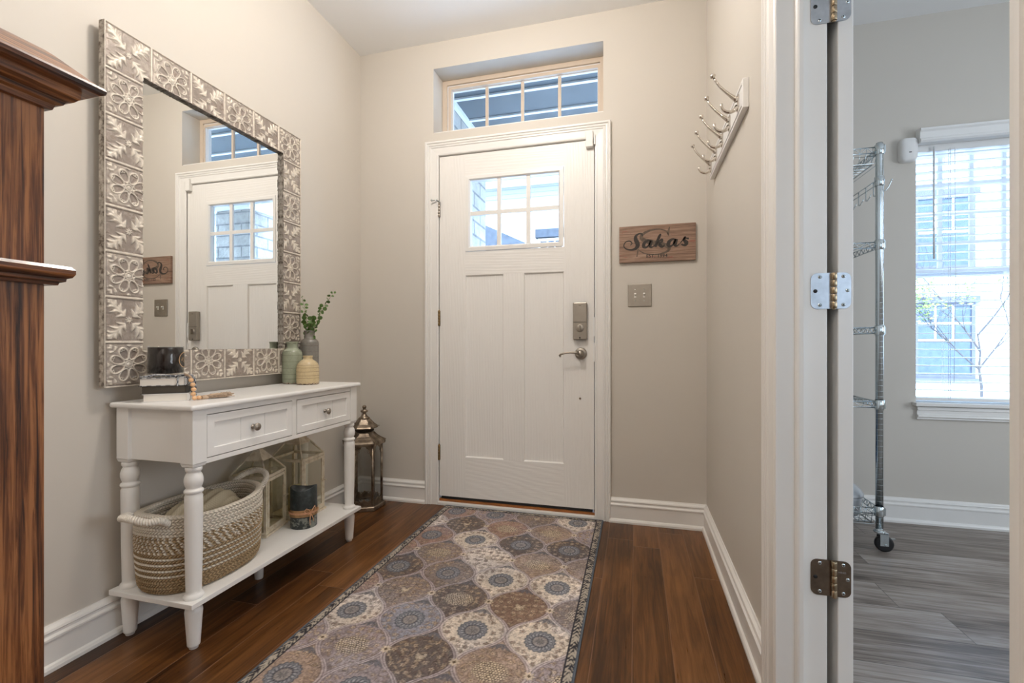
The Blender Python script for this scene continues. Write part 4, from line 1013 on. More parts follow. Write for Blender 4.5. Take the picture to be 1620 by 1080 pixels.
# ================================================================== cream lanterns on the shelf
M_LFR = (lambda g: g.set(g.ramp(g.noise(g.co(), 45, 5), (0.3, (0.60, 0.51, 0.37)), (0.5, (0.76, 0.69, 0.55)), (0.75, (0.84, 0.79, 0.68))), 0.5, 0.1))(G('champagne_lantern_metal'))
M_CREAMWAX = plain('cream_pillar_wax', (0.70, 0.62, 0.38), 0.5)
def lantern(loc, rz, w, hb, hr, label):
    r = thing('candle_lantern', loc, label, 'lantern', 'pair of cream lanterns on the table shelf', rz)
    h = w/2; pf = 0.0055
    MB().box(-h-0.006, h+0.006, -h-0.006, h+0.006, 0, 0.010).box(-h, h, -h, h, 0.010, 0.020).build('base', M_LFR, r, bevel=0.0015)
    for sx in (-1, 1):
        for sy in (-1, 1): MB().box(sx*h, sx*(h-2*pf), sy*h, sy*(h-2*pf), 0.020, hb).build('corner_post', M_LFR, r, bevel=0.0008)
    m = MB()
    m.box(-h, h, -h, -h+2*pf, hb-0.012, hb).box(-h, h, h-2*pf, h, hb-0.012, hb).box(-h, -h+2*pf, -h, h, hb-0.012, hb).box(h-2*pf, h, -h, h, hb-0.012, hb)
    m.build('top_rim', M_LFR, r, bevel=0.0008)
    # hinged door with its own frame on the +X side
    m = MB().mold([(-h+0.012, 0.022), (-h+0.012, hb-0.014), (h-0.012, hb-0.014), (h-0.012, 0.022)], [(0, h-0.004), (0, h+0.001), (0.012, h+0.001), (0.012, h-0.004)], lambda a, b, d: (d, a, b), closed=True, side=-1)
    dd = m.build('lantern_door', M_LFR, r); MB().add([(h-0.002, -h+0.022, 0.032), (h-0.002, h-0.022, 0.032), (h-0.002, h-0.022, hb-0.024), (h-0.002, -h+0.022, hb-0.024)], [(0, 1, 2, 3)]).build('door_glass', M_LANTGLASS, dd)
    m = MB().box(h-0.002, h+0.006, h-0.022, h-0.006, hb*0.50, hb*0.50+0.005); m.tube([(h+0.004, h-0.010, hb*0.5+0.0025), (h+0.012, h-0.002, hb*0.5+0.006)], 0.0022, 8); m.build('latch', M_LFR, dd)
    q, e, z1_ = h-0.004, h-0.011, hb-0.012
    for a in (((-q, -e), (-q, e)), ((-e, -q), (e, -q)), ((-e, q), (e, q))):
        MB().add([(*a[0], 0.02), (*a[1], 0.02), (*a[1], z1_), (*a[0], z1_)], [(0, 1, 2, 3)]).build('glass_pane', M_LANTGLASS, r)
    # tapering roof: open glazed lower part, solid cap above
    k = 0.46; zc_ = hb+hr*0.56
    for sx in (-1, 1):
        for sy in (-1, 1): MB().tube([(sx*(h-0.003), sy*(h-0.003), hb-0.002), (sx*h*k, sy*h*k, zc_)], 0.0042, 6).build('roof_bar', M_LFR, r)
    vs = [(sx*h*1.0*s_, sy*h*1.0*s_, z) for s_, z in ((0.985, hb), (k*0.98, zc_)) for sx, sy in ((-1, -1), (1, -1), (1, 1), (-1, 1))]
    MB().add(vs, [(0, 1, 5, 4), (1, 2, 6, 5), (2, 3, 7, 6), (3, 0, 4, 7)]).build('roof_glass', M_LANTGLASS, r)
    k2 = k*1.07; vs = [(sx*h*s_, sy*h*s_, z) for s_, z in ((k2, zc_-0.003), (k2, zc_+0.001), (0.10, hb+hr)) for sx, sy in ((-1, -1), (1, -1), (1, 1), (-1, 1))]
    fs = [(3, 2, 1, 0), (8, 9, 10, 11)]+[(i*4+q, i*4+(q+1) % 4, i*4+4+(q+1) % 4, i*4+4+q) for i in (0, 1) for q in range(4)]
    MB().add(vs, fs).build('roof_cap', M_LFR, r)
    MB().tube([(0.016*math.cos(2*PI*q/20), 0, hb+hr+0.012+0.016*math.sin(2*PI*q/20)) for q in range(20)], 0.0018, 6, closed=True).build('hanging_ring', M_LFR, r)
    MB().lathe([(0.0001, 0.0205), (w*0.24, 0.0205), (w*0.24, hb*0.46), (w*0.22, hb*0.47), (0.0001, hb*0.46)], seg=28).build('pillar_candle', M_CREAMWAX, r)
    return r
def place_lantern(A, L, ang):
    d = Vector((-math.sin(ang), math.cos(ang))); n_ = Vector((-d.y, d.x)); c = Vector(A)+d*L/2+n_*L/2
    return (c.x, c.y, 0.1608)
a1 = math.radians(13); lantern(place_lantern((-1.462, -0.985), 0.165, a1), a1, 0.158, 0.250, 0.100, 'cream metal lantern nearer the basket on the table shelf')
a2 = math.radians(4); lantern(place_lantern((-1.440, -0.800), 0.178, a2), a2, 0.170, 0.275, 0.108, 'cream metal lantern farther from the basket, behind the dark candle')

# ================================================================== dark pillar candle with bark band and bow
pc = thing('pillar_candle', (-1.402, -0.838, 0.161), 'dark blue-black oval pillar candle with a bark band and twine bow', 'candle', rz=math.radians(38))
def ovalring(z, a, b, wob=0.0, top=False):
    out = []
    for k in range(48):
        t = 2*PI*k/48; zt_ = z+(0.007*math.cos(2*t+0.6) if top else 0); out.append((a*math.cos(t)*(1+wob*math.sin(3*t)), b*math.sin(t)*(1+wob*math.sin(3*t)), zt_))
    return out
rings = [ovalring(0, 0.052, 0.040, .02), ovalring(0.004, 0.054, 0.042, .02), ovalring(0.09, 0.0545, 0.042, .02), ovalring(0.168, 0.054, 0.042, .02, True), ovalring(0.172, 0.052, 0.040, .02, True), ovalring(0.168, 0.046, 0.034, .02, True), ovalring(0.135, 0.040, 0.029, .02)]
vs = [p for r in rings for p in r]; nr = len(rings)
fs = [(i*48+k, i*48+(k+1) % 48, i*48+48+(k+1) % 48, i*48+48+k) for i in range(nr-1) for k in range(48)]
m = MB().add(vs, fs, True); m.f += [tuple(range(48))[::-1], tuple((nr-1)*48+k for k in range(48))]; m.sm += [False, False]; m.mi += [0, 0]
g = G('mottled_navy_wax'); sp = g.n('SeparateXYZ'); g.put(sp.inputs[0], g.co()); n = g.noise(g.co(), 38, 6, 0.7)
lowf = g.M('MULTIPLY', g.M('LESS_THAN', sp.outputs[2], 0.047), g.M('GREATER_THAN', n, 0.53))
mc = g.ramp(n, (0.35, (0.012, 0.017, 0.019)), (0.55, (0.030, 0.040, 0.043)), (0.72, (0.075, 0.09, 0.092)))
m.build('wax', g.set(g.mix(g.M('MULTIPLY', lowf, 0.7), mc, (0.25, 0.27, 0.24)), 0.38), pc)
MB().tube([(0, 0, 0.134), (0.001, 0, 0.150)], 0.0012, 6).build('wick', M_DARK, pc)
m = MB(); bnd = [ovalring(0.052, 0.0562, 0.0437, .02), ovalring(0.082, 0.0562, 0.0437, .02)]
m.add([p for r in bnd for p in r], [(k, (k+1) % 48, 48+(k+1) % 48, 48+k) for k in range(48)], True)
m.build('bark_band', plain('bark_band', (0.36, 0.21, 0.10), 0.8, var=0.3, scale=50, bump=0.4, bscale=120), pc)
M_TWINE = plain('waxed_twine', (0.60, 0.34, 0.20), 0.7, var=0.15, scale=80)
m = MB()
for z in (0.066, 0.070): m.tube([(p[0]*1.02, p[1]*1.02, p[2]) for p in ovalring(z, 0.0575, 0.045, .02)], 0.0016, 6, closed=True)
bq = Vector((0.0265, -0.0405, 0.070))
tx = Vector((0.90, 0.42, 0)).normalized(); ou = Vector((0.42, -0.90, 0)).normalized()
def loop(s, l, h): return [bq+tx*s*l*q[0]+ou*(0.004+0.010*math.sin(PI*q[0]))+Vector((0, 0, h*q[1])) for q in ((0, 0), (0.35, 0.7), (0.75, 1.0), (1, 0.55), (0.8, 0.05), (0.4, -0.1), (0, 0))]
m.tube(loop(-1, 0.028, 0.022), 0.0019, 6); m.tube(loop(1, 0.020, 0.028), 0.0019, 6)
m.tube([bq+ou*0.004, bq+ou*0.010+tx*-0.006+Vector((0, 0, -0.03)), bq+ou*0.006+tx*-0.003+Vector((0, 0, -0.052))], 0.0017, 6)
m.tube([bq+ou*0.004, bq+ou*0.010+tx*0.008+Vector((0, 0, -0.025)), bq+ou*0.006+tx*0.012+Vector((0, 0, -0.038))], 0.0017, 6)
m.sphere(tuple(bq+ou*0.005), 0.0034, 8, 6)
m.build('twine_bow', M_TWINE, pc)

# ================================================================== tall hexagonal floor lantern
M_PEW = (lambda g: (g.bump(g.noise(g.co(), 160, 3), 0.2, 0.0006), g.set(g.ramp(g.noise(g.co(), 30, 5), (0.3, (0.115, 0.085, 0.058)), (0.55, (0.27, 0.215, 0.16)), (0.75, (0.42, 0.36, 0.29))), 0.36, 0.85))[1])(G('antique_pewter_bronze'))
fl = thing('floor_lantern', (-1.545, -0.150, 0), 'tall bronze hexagonal lantern with a pagoda roof on the floor by the corner', 'lantern')
HR = PI/6
m = MB().lathe([(0.118, 0.0005), (0.120, 0.004), (0.120, 0.022), (0.116, 0.026), (0.104, 0.028), (0.0001, 0.028)], seg=6, rot=HR, smooth=False); m.build('base', M_PEW, fl, bevel=0.0015)
RB = 0.098; H0, H1 = 0.028, 0.372
for k in range(6):
    a = HR+PI/3*k; MB().lathe([(0.0075, H0), (0.0075, H1)], (RB*math.cos(a), RB*math.sin(a), 0), 8).build('corner_post', M_PEW, fl)
def pane_frame(k):
    a = PI/3*k; ap = RB*math.cos(PI/6); side = RB*0.5
    return a, ap, side
for k in range(6):
    gl = MB(); orn = MB()
    a = PI/3*(k); ap = RB*math.cos(PI/6); side = RB*0.5
    Mx = Matrix.Rotation(a, 4, 'Z') @ Matrix.Translation((ap, 0, 0))
    gl.add([Mx @ Vector(p) for p in ((0, -side+0.006, H0), (0, side-0.006, H0), (0, side-0.006, H1), (0, -side+0.006, H1))], [(0, 1, 2, 3)]).build('glass_pane', M_CLEARG, fl)
    # scalloped brackets in the upper corners, pierced rail at the foot
    for q in range(4):
        orn.tube([Mx @ Vector((0.003, (side-0.018)*(1 if q % 2 else -1)+0.009*math.cos(w_), H1-0.022-0.012*(q//2)+0.007*math.sin(w_))) for w_ in [2*PI*z_/12 for z_ in range(12)]], 0.0014, 5, closed=True)
    for s in (-1, 1):
        arc_ = [(s*(side-0.004), H1), (s*0.010, H1)]+[(s*(0.012+(side-0.022)*q), H1-0.008-0.050*q**1.6-0.006*math.sin(q*9)) for q in (0, .2, .4, .6, .8, 1)]+[(s*(side-0.004), H1-0.085)]
        if s < 0: arc_ = arc_[::-1]
        orn.prism(arc_, -0.002, 0.003, axis='X', M=Mx)
    orn.build('upper_bracket', M_PEW, fl); orn = MB()
    pts = [(-side, H0)]+[(-side+2*side*q/16, H0+0.020+0.018*abs(math.cos(PI*q/8))**1.5+0.004*math.sin(q*2.4)) for q in range(17)]+[(side, H0)]
    orn.prism(pts[::-1], -0.001, 0.003, axis='X', M=Mx)
    for q in range(5):
        y = -side+0.012+q*(2*side-0.024)/4
        orn.tube([Mx @ Vector((0.004, y+0.008*math.cos(w_), H0+0.022+0.009*math.sin(w_))) for w_ in [2*PI*z_/12 for z_ in range(12)]], 0.0016, 5, closed=True)
    orn.build('pierced_rail', M_PEW, fl)
def hexroof(prof, name):
    return MB().lathe(prof, seg=6, rot=HR, smooth=False).build(name, M_PEW, fl, bevel=0.001)
hexroof([(0.0001, 0.371), (0.118, 0.371), (0.121, 0.378), (0.121, 0.388), (0.112, 0.395), (0.092, 0.406), (0.072, 0.420), (0.060, 0.432), (0.052, 0.442), (0.0001, 0.443)], 'lower_roof')
m = MB().lathe([(0.046, 0.440), (0.046, 0.462)], seg=24)
for k in range(30):
    a = 2*PI*k/30; m.tube([(0.052*math.cos(a), 0.052*math.sin(a), 0.466), (0.053*math.cos(a), 0.053*math.sin(a), 0.447)], 0.0024, 5)
m.build('fringe_collar', plain('dark_bronze', (0.07, 0.055, 0.04), 0.4, 0.9), fl)
hexroof([(0.0001, 0.464), (0.072, 0.462), (0.080, 0.467), (0.074, 0.474), (0.056, 0.488), (0.040, 0.506), (0.030, 0.520), (0.0001, 0.522)], 'upper_roof')
for k in range(6):
    a = HR+PI/3*k; m = MB()
    m.tube([(r_*math.cos(a), r_*math.sin(a), z_) for r_, z_ in ((0.123, 0.392), (0.112, 0.397), (0.092, 0.408), (0.072, 0.422), (0.056, 0.438))], 0.0028, 6); m.build('lower_roof_rib', M_PEW, fl); m = MB()
    m.tube([(r_*math.cos(a), r_*math.sin(a), z_) for r_, z_ in ((0.086, 0.474), (0.074, 0.476), (0.056, 0.490), (0.040, 0.508), (0.030, 0.520))], 0.0024, 6)
    m.build('upper_roof_rib', M_PEW, fl)
MB().lathe([(0.032, 0.518), (0.031, 0.524), (0.020, 0.532), (0.012, 0.544), (0.010, 0.552), (0.019, 0.556), (0.022, 0.562), (0.019, 0.568), (0.009, 0.572), (0.008, 0.576), (0.011, 0.580), (0.0125, 0.587), (0.010, 0.594), (0.0001, 0.598)], seg=24).build('finial', M_PEW, fl)
MB().lathe([(0.0001, 0.0285), (0.030, 0.0285), (0.032, 0.036), (0.028, 0.040), (0.0001, 0.038)], (-0.0, 0.0, 0), 24).build('candle_dish', M_CHROME, fl)

# ================================================================== coat rack
cr_ = thing('coat_rack', (XR, 0, 0), 'white wooden rail carrying five chrome double coat hooks, high on the wall', 'coat rack')
KY0, KY1, KZ0, KZ1 = -0.918, -0.238, 1.722, 1.818
m = MB().box(-0.010, -0.0002, KY0, KY1, KZ0, KZ1).box(-0.019, -0.010, KY0+0.0, KY1, KZ0+0.0, KZ1)
m = MB().box(-0.019, -0.0002, KY0, KY1, KZ0, KZ1)
for a, b in ((KZ0+0.010, KZ0+0.018), (KZ1-0.018, KZ1-0.010)):
    m.box(-0.0215, -0.018, KY0+0.012, KY1-0.012, a, b)
m.build('back_board', M_FURN, cr_, bevel=0.0025)
for y in (-0.857, -0.711, -0.568, -0.424, -0.284):
    m = MB()
    m.prism([(y-0.008, 1.792), (y+0.008, 1.792), (y+0.010, 1.785), (y+0.007, 1.768), (y+0.009, 1.748), (y+0.007, 1.738), (y-0.007, 1.738), (y-0.009, 1.748), (y-0.007, 1.768), (y-0.010, 1.785)], -0.0235, -0.019, axis='X')
    m.tube([(-0.022, y, 1.776), (-0.032, y, 1.784), (-0.047, y, 1.797), (-0.062, y, 1.812), (-0.078, y, 1.830), (-0.090, y, 1.848), (-0.096, y, 1.862)], [0.0105, 0.0078, 0.0058, 0.0050, 0.0045, 0.0040, 0.0036], 10)
    m.tube([(-0.022, y, 1.754), (-0.032, y, 1.744), (-0.044, y, 1.739), (-0.056, y, 1.741), (-0.066, y, 1.748), (-0.072, y, 1.758), (-0.073, y, 1.767), (-0.070, y, 1.770)], [0.0100, 0.0072, 0.0058, 0.0052, 0.0050, 0.0052, 0.0060, 0.0035], 10)
    hk = m.build('coat_hook', M_CHROME if False else bpy.data.materials.get('polished_nickel') or plain('polished_nickel', (0.66, 0.61, 0.55), 0.16, 1.0, var=0.03), cr_)
    m = MB().lathe([(0.003, 0.0), (0.0045, 0.004), (0.0085, 0.006), (0.0095, 0.010), (0.0075, 0.014), (0.003, 0.017), (0.0001, 0.0172)], (0, 0, 0), 16)
    m.build('hook_knob', bpy.data.materials['polished_nickel'], hk, M=Matrix.Translation((-0.0955, y, 1.860)) @ Matrix.Rotation(math.radians(-25), 4, 'Y'))
    for z in (1.786, 1.744): MB().lathe([(0.0001, -0.0250), (0.003, -0.0245), (0.0032, -0.0234)], (0, y, z), 10, axis='X').build('screw', M_CHROME, hk)

# ================================================================== name sign
sg = thing('wooden_sign', (0.108, 0, 1.487), 'brown wooden name plank with script lettering above the light switch', 'sign')
g = G('reclaimed_plank'); v = g.co(); f = g.noise(g.mapp(v, (6, 20, 130)), 1.0, 6, 0.65, 0.5); f2 = g.noise(v, 14, 4); f3 = g.noise(g.mapp(v, (9, 9, 60)), 1, 5, 0.7)
col = g.ramp(f, (0.32, (0.135, 0.078, 0.052)), (0.5, (0.255, 0.160, 0.112)), (0.7, (0.385, 0.265, 0.195)))
red = g.M('MULTIPLY', g.M('GREATER_THAN', f3, 0.63), 0.55); col = g.mix(red, col, (0.27, 0.055, 0.035))
g.bump(f, 0.3, 0.0008); M_PLANK = g.set(col, 0.7)
SW, SH = 0.3845, 0.1925
MB().box(-SW/2, SW/2, -0.0165, -0.0005, -SH/2, SH/2).build('plank', M_PLANK, sg, bevel=0.0015)
M_INK = plain('faded_black_ink', (0.035, 0.028, 0.024), 0.75, var=0.35, scale=60); M_GHOST = plain('washed_grey_ink', (0.115, 0.085, 0.062), 0.8, var=0.35, scale=60)
def stroke(mb, pts, w, y, steps=10):
    """brush stroke through points (x, z, width factor) on the plank face"""
    P = [Vector(p) for p in pts]; F = []
    for i in range(len(P)-1):
        p0, p1, p2, p3 = P[max(i-1, 0)], P[i], P[i+1], P[min(i+2, len(P)-1)]
        for k in range(steps):
            t = k/steps; F.append(0.5*((2*p1)+(p2-p0)*t+(2*p0-5*p1+4*p2-p3)*t*t+(3*p1-p0-3*p2+p3)*t**3))
    F.append(P[-1]); vs = []
    for i, p in enumerate(F):
        t = F[min(i+1, len(F)-1)]-F[max(i-1, 0)]; l = math.hypot(t.x, t.y) or 1; nx, nz_ = -t.y/l, t.x/l; h = max(p.z, 0.05)*w/2
        vs += [(p.x+nx*h, y, p.y+nz_*h), (p.x-nx*h, y, p.y-nz_*h)]
    mb.add(vs, [(2*i, 2*i+2, 2*i+3, 2*i+1) for i in range(len(F)-1)])
# large pale initial behind
m = MB(); YG = -0.01662
stroke(m, [(0.058, 0.040, .5), (0.046, 0.060, .6), (0.010, 0.072, .75), (-0.040, 0.066, 1.1), (-0.075, 0.046, 1.6), (-0.070, 0.022, 2.1), (-0.020, 0.004, 2.6), (0.038, -0.012, 2.2), (0.062, -0.032, 1.6), (0.040, -0.052, 1.0), (-0.010, -0.060, .7), (-0.060, -0.052, .6), (-0.090, -0.034, .5)], 0.010, YG)
m.add([(0.050, YG, 0.052), (0.062, YG, 0.082), (0.066, YG, 0.080), (0.060, YG, 0.030)], [(0, 1, 2, 3)]); m.add([(-0.104, YG, -0.066), (-0.098, YG, -0.068), (-0.088, YG, -0.020), (-0.098, YG, -0.030)], [(0, 1, 2, 3)])
m.build('pale_initial', M_GHOST, sg, recalc=False)
YI = -0.01674; LTR = []
def letter(strokes, w=0.0108):
    m = MB()
    for s in strokes: stroke(m, s, w, YI)
    m.build('letter', M_INK, sg, recalc=False)
letter([[(-0.073, 0.040, .5), (-0.076, 0.052, .9), (-0.090, 0.054, .7), (-0.106, 0.042, 1.3), (-0.106, 0.022, 1.9), (-0.098, 0.004, 2.1), (-0.098, -0.012, 1.9), (-0.112, -0.026, 1.3), (-0.136, -0.029, .8), (-0.160, -0.020, .6), (-0.168, -0.004, .5), (-0.158, 0.014, .5), (-0.138, 0.018, .6), (-0.126, 0.006, .5), (-0.134, -0.004, .4)]])
def a_(x):
    return [[(x+0.026, 0.012, .6), (x+0.014, 0.016, .9), (x-0.004, 0.004, 1.5), (x-0.008, -0.014, 1.6), (x+0.004, -0.020, 1.0), (x+0.018, -0.008, .6), (x+0.030, 0.014, .5)], [(x+0.031, 0.016, 1.4), (x+0.025, -0.004, 1.8), (x+0.026, -0.018, 1.2), (x+0.036, -0.020, .6), (x+0.046, -0.010, .4)]]
letter(a_(-0.058))
letter([[(-0.008, -0.020, 1.2), (0.002, 0.008, 1.3), (0.014, 0.036, 1.2), (0.018, 0.044, .8), (0.012, 0.040, .5)], [(-0.002, -0.004, .5), (0.016, 0.012, .8), (0.026, 0.016, 1.1), (0.024, 0.004, 1.0), (0.008, -0.002, .6)], [(0.012, -0.002, .9), (0.020, -0.016, 1.6), (0.030, -0.020, 1.0), (0.040, -0.010, .5)]])
letter(a_(0.066), 0.0118)
letter([[(0.114, -0.010, .4), (0.130, 0.010, .6), (0.140, 0.022, 1.1), (0.136, 0.008, 1.3), (0.146, -0.006, 1.9), (0.140, -0.018, 1.3), (0.126, -0.016, .8), (0.124, -0.010, .7)], [(0.146, 0.016, .8), (0.158, 0.014, .9)]])
UP2 = Matrix.Translation((0.0, YI, -0.068)) @ UPR
text_mesh('year_lettering', 'EST. 1994', 0.0235, M_INK, sg, UP2, 0.0001, 1.02, 0.0, 1.1, 0.0006)

# ================================================================== light switch
ls_ = thing('light_switch', (0.0215, 0, 1.2165), 'satin nickel double toggle switch plate under the wooden name sign', 'light switch')
MB().box(-0.0605, 0.0605, -0.006, -0.0003, -0.0605, 0.0605).build('switch_plate', M_NICKEL, ls_, bevel=0.004)
for x in (-0.023, 0.023):
    MB().box(x-0.0055, x+0.0055, -0.0075, -0.005, -0.013, 0.013).build('toggle_slot', plain('pale_toggle', (0.72, 0.70, 0.66), 0.3) if x < 0 else bpy.data.materials['pale_toggle'], ls_)
    t = MB().box(-0.0042, 0.0042, -0.014, 0.0, -0.0045, 0.0045); t.build('toggle', bpy.data.materials['pale_toggle'], ls_, bevel=0.001, M=Matrix.Translation((x, -0.006, 0.001)) @ Matrix.Rotation(math.radians(-28), 4, 'X'))
    for z in (0.030, -0.030): MB().lathe([(0.0001, -0.0075), (0.0026, -0.0072), (0.0032, -0.006)], (x, 0, z), 12, axis='Y').build('screw', M_CHROME, ls_)

# ================================================================== newel post, foreground
nw = thing('newel_post', (-0.870, -2.158, 0), 'dark stained oak newel post with a moulded cap and collar', 'newel post')
MB().box(-0.065, 0.065, -0.065, 0.065, 0, 1.300).build('post', M_OAKV, nw, bevel=0.001)
def sqmold(prof, name, top=None, mat=None):
    m = MB().mold([(-0.065, -0.065), (0.065, -0.065), (0.065, 0.065), (-0.065, 0.065)], prof, lambda a, b, d: (a, b, d), closed=True, side=-1)
    return m.build(name, mat or M_OAKH, nw)
sqmold([(0, 1.040), (0.010, 1.0405), (0.011, 1.044), (0.016, 1.046), (0.0165, 1.050), (0.021, 1.052), (0.0235, 1.057), (0.0235, 1.063), (0.020, 1.0675), (0.0, 1.0695)], 'collar_moulding')
sqmold([(0, 1.288), (0.006, 1.289), (0.008, 1.296), (0.014, 1.298), (0.016, 1.303), (0.022, 1.305), (0.027, 1.311), (0.028, 1.322), (0, 1.3225)], 'cap_moulding')
sqmold([(-0.06, 1.322), (0.042, 1.322), (0.047, 1.325), (0.048, 1.330), (0.046, 1.334), (0.040, 1.337), (0.008, 1.366), (0.0, 1.372), (-0.0649, 1.373)], 'post_cap')

# ================================================================== motion detector in the study
md = thing('motion_detector', (1.4065, YS, 1.992), 'white rounded motion detector on the study wall beside the window blind', 'motion detector')
m = MB()
n = 28; out = []
for k in range(n):
    a = 2*PI*k/n; c, s = math.cos(a), math.sin(a); e = 5.0; r = 1/(abs(c)**e+abs(s)**e)**(1/e); out.append((0.040*r*c, 0.063*r*s))
rows = [(1.0, -0.0005), (1.0, -0.020), (0.96, -0.030), (0.85, -0.036), (0.4, -0.040), (0.01, -0.041)]
vs = [(x*f, y, z*f) for f, y in rows for x, z in out]
m.add(vs, [(i*n+k, i*n+(k+1) % n, i*n+n+(k+1) % n, i*n+n+k) for i in range(len(rows)-1) for k in range(n)], True)
m.build('housing', M_PLASTIC, md)
MB().box(-0.006, 0.006, -0.0405, -0.038, -0.021, -0.016).build('lens_slot', M_DARK, md)

# ================================================================== wire shelving unit
ws = thing('wire_shelf_unit', (0, 0, 0), 'chrome wire shelving unit on casters standing behind the open study door', 'shelving unit')
SX0, SX1, SY0, SY1 = 0.640, 1.089, -0.053, 0.345
for x in (SX0, SX1):
    for y in (SY0, SY1):
        m = MB(); m.lathe([(0.0150, 0.092), (0.0150, 1.870), (0.013, 1.886), (0.0001, 1.888)], (x, y, 0), 20)
        for k in range(68): z = 0.13+0.0254*k; m.lathe([(0.0150, z), (0.01535, z+0.0008), (0.0150, z+0.0016)], (x, y, 0), 16, cap=False)
        m.build('post', M_CHROME, ws)
def truss(m, a, b, z, dz=0.026, r=0.0026, n=9):
    a, b = Vector(a), Vector(b)
    m.tube([(a.x, a.y, z), (b.x, b.y, z)], r, 6); m.tube([(a.x, a.y, z-dz), (b.x, b.y, z-dz)], r, 6)
    m.tube([(*(a.lerp(b, k/(2*n))), z-(dz if k % 2 else 0)) for k in range(2*n+1)], r*0.75, 5)
def wire_shelf(name, z, basket=False):
    m = MB(); pz = z
    for a, b in (((SX0, SY0), (SX1, SY0)), ((SX0, SY1), (SX1, SY1)), ((SX0, SY0), (SX0, SY1)), ((SX1, SY0), (SX1, SY1))): truss(m, a, b, pz)
    if not basket:
        for k in range(1, 18):
            x = SX0+(SX1-SX0)*k/18; m.tube([(x, SY0, pz+0.002), (x, SY1, pz+0.002)], 0.0018, 5)
        for k in (1, 2): y = SY0+(SY1-SY0)*k/3; m.tube([(SX0, y, pz-0.002), (SX1, y, pz-0.002)], 0.0024, 5)
    else:
        d = 0.075; i = 0.020
        for k in range(0, 19):
            x = SX0+(SX1-SX0)*k/18; m.tube([(x, SY0, pz), (x, SY0+i, pz-d), (x, SY1-i, pz-d), (x, SY1, pz)], 0.0016, 5)
        for k in range(0, 12):
            y = SY0+(SY1-SY0)*k/11; m.tube([(SX0, y, pz), (SX0+i, y, pz-d), (SX1-i, y, pz-d), (SX1, y, pz)], 0.0016, 5)
        m.tube([(SX0+i, SY0+i, pz-d), (SX1-i, SY0+i, pz-d), (SX1-i, SY1-i, pz-d), (SX0+i, SY1-i, pz-d)], 0.0022, 5, closed=True)
        for f in (0.5,): m.tube([(SX0+i*f, SY0+i*f, pz-d*f), (SX1-i*f, SY0+i*f, pz-d*f), (SX1-i*f, SY1-i*f, pz-d*f), (SX0+i*f, SY1-i*f, pz-d*f)], 0.0016, 5, closed=True)
    s = m.build(name, M_CHROME, ws)
    m = MB()
    for x in (SX0, SX1):
        for y in (SY0, SY1): m.lathe([(0.0165, z-0.036), (0.0185, z-0.034), (0.0195, z+0.008), (0.0172, z+0.010)], (x, y, 0), 20, cap=False); m.box(x-0.006, x+0.022, y-0.009, y+0.009, z-0.030, z+0.004) if x == SX1 else m.box(x-0.022, x+0.006, y-0.009, y+0.009, z-0.030, z+0.004)
    m.build('shelf_collar', M_CHROME, s)
wire_shelf('basket_shelf', 1.868, True); wire_shelf('wire_shelf', 1.428); wire_shelf('wire_shelf', 1.033); wire_shelf('wire_shelf', 0.689); wire_shelf('basket_shelf', 0.198, True)
m = MB()
m.tube([(SX1, SY0, 1.722), (SX1, SY1, 1.722)], 0.0026, 6); m.tube([(SX1, SY0, 1.700), (SX1, SY1, 1.700)], 0.0026, 6)
for k in range(5):
    y = SY0+0.055+0.075*k; m.tube([(SX1, y, 1.722), (SX1, y, 1.672), (SX1-0.004, y-0.012, 1.652), (SX1-0.006, y-0.030, 1.648), (SX1-0.004, y-0.048, 1.660), (SX1, y-0.052, 1.672)], 0.0024, 6)
m.tube([(SX1+0.012, SY0, 1.663), (SX1+0.024, SY0, 1.665), (SX1+0.036, SY0, 1.680), (SX1+0.046, SY0, 1.706), (SX1+0.049, SY0, 1.712)], 0.0028, 7)
m.sphere((SX1+0.049, SY0, 1.713), 0.0042, 8, 6)
for x in (SX1,): m.lathe([(0.0165, 1.686), (0.0190, 1.688), (0.0190, 1.728), (0.0165, 1.730)], (x, SY0, 0), 20, cap=False)
m.build('hook_rail', M_CHROME, ws)
M_TYRE = M_BLACK
for x in (SX0, SX1):
    for y in (SY0, SY1):
        c = MB().lathe([(0.0155, 0.086), (0.023, 0.088), (0.024, 0.094), (0.0155, 0.098), (0.0155, 0.106)], (x, y, 0), 20).box(x-0.004, x+0.030, y-0.0175, y-0.0150, 0.030, 0.090).box(x-0.004, x+0.030, y+0.0150, y+0.0175, 0.030, 0.090)
        c.box(x-0.014, x+0.030, y-0.0175, y+0.0175, 0.084, 0.089); c.lathe([(0.005, y-0.020), (0.005, y+0.020)], (x+0.018, 0, 0.036), 12, axis='Y')
        cc = c.build('caster', M_CHROME, ws, bevel=0.001)
        MB().lathe([(0.012, y-0.009), (0.030, y-0.012), (0.036, y-0.009), (0.0375, y), (0.036, y+0.009), (0.030, y+0.012), (0.012, y+0.009)], (x+0.018, 0, 0.0378), 32, axis='Y').build('caster_wheel', M_TYRE, cc)
        if x == SX1 and y == SY0: MB().box(x+0.040, x+0.062, y-0.006, y+0.006, 0.060, 0.064).build('brake_tab', M_CHROME, cc)
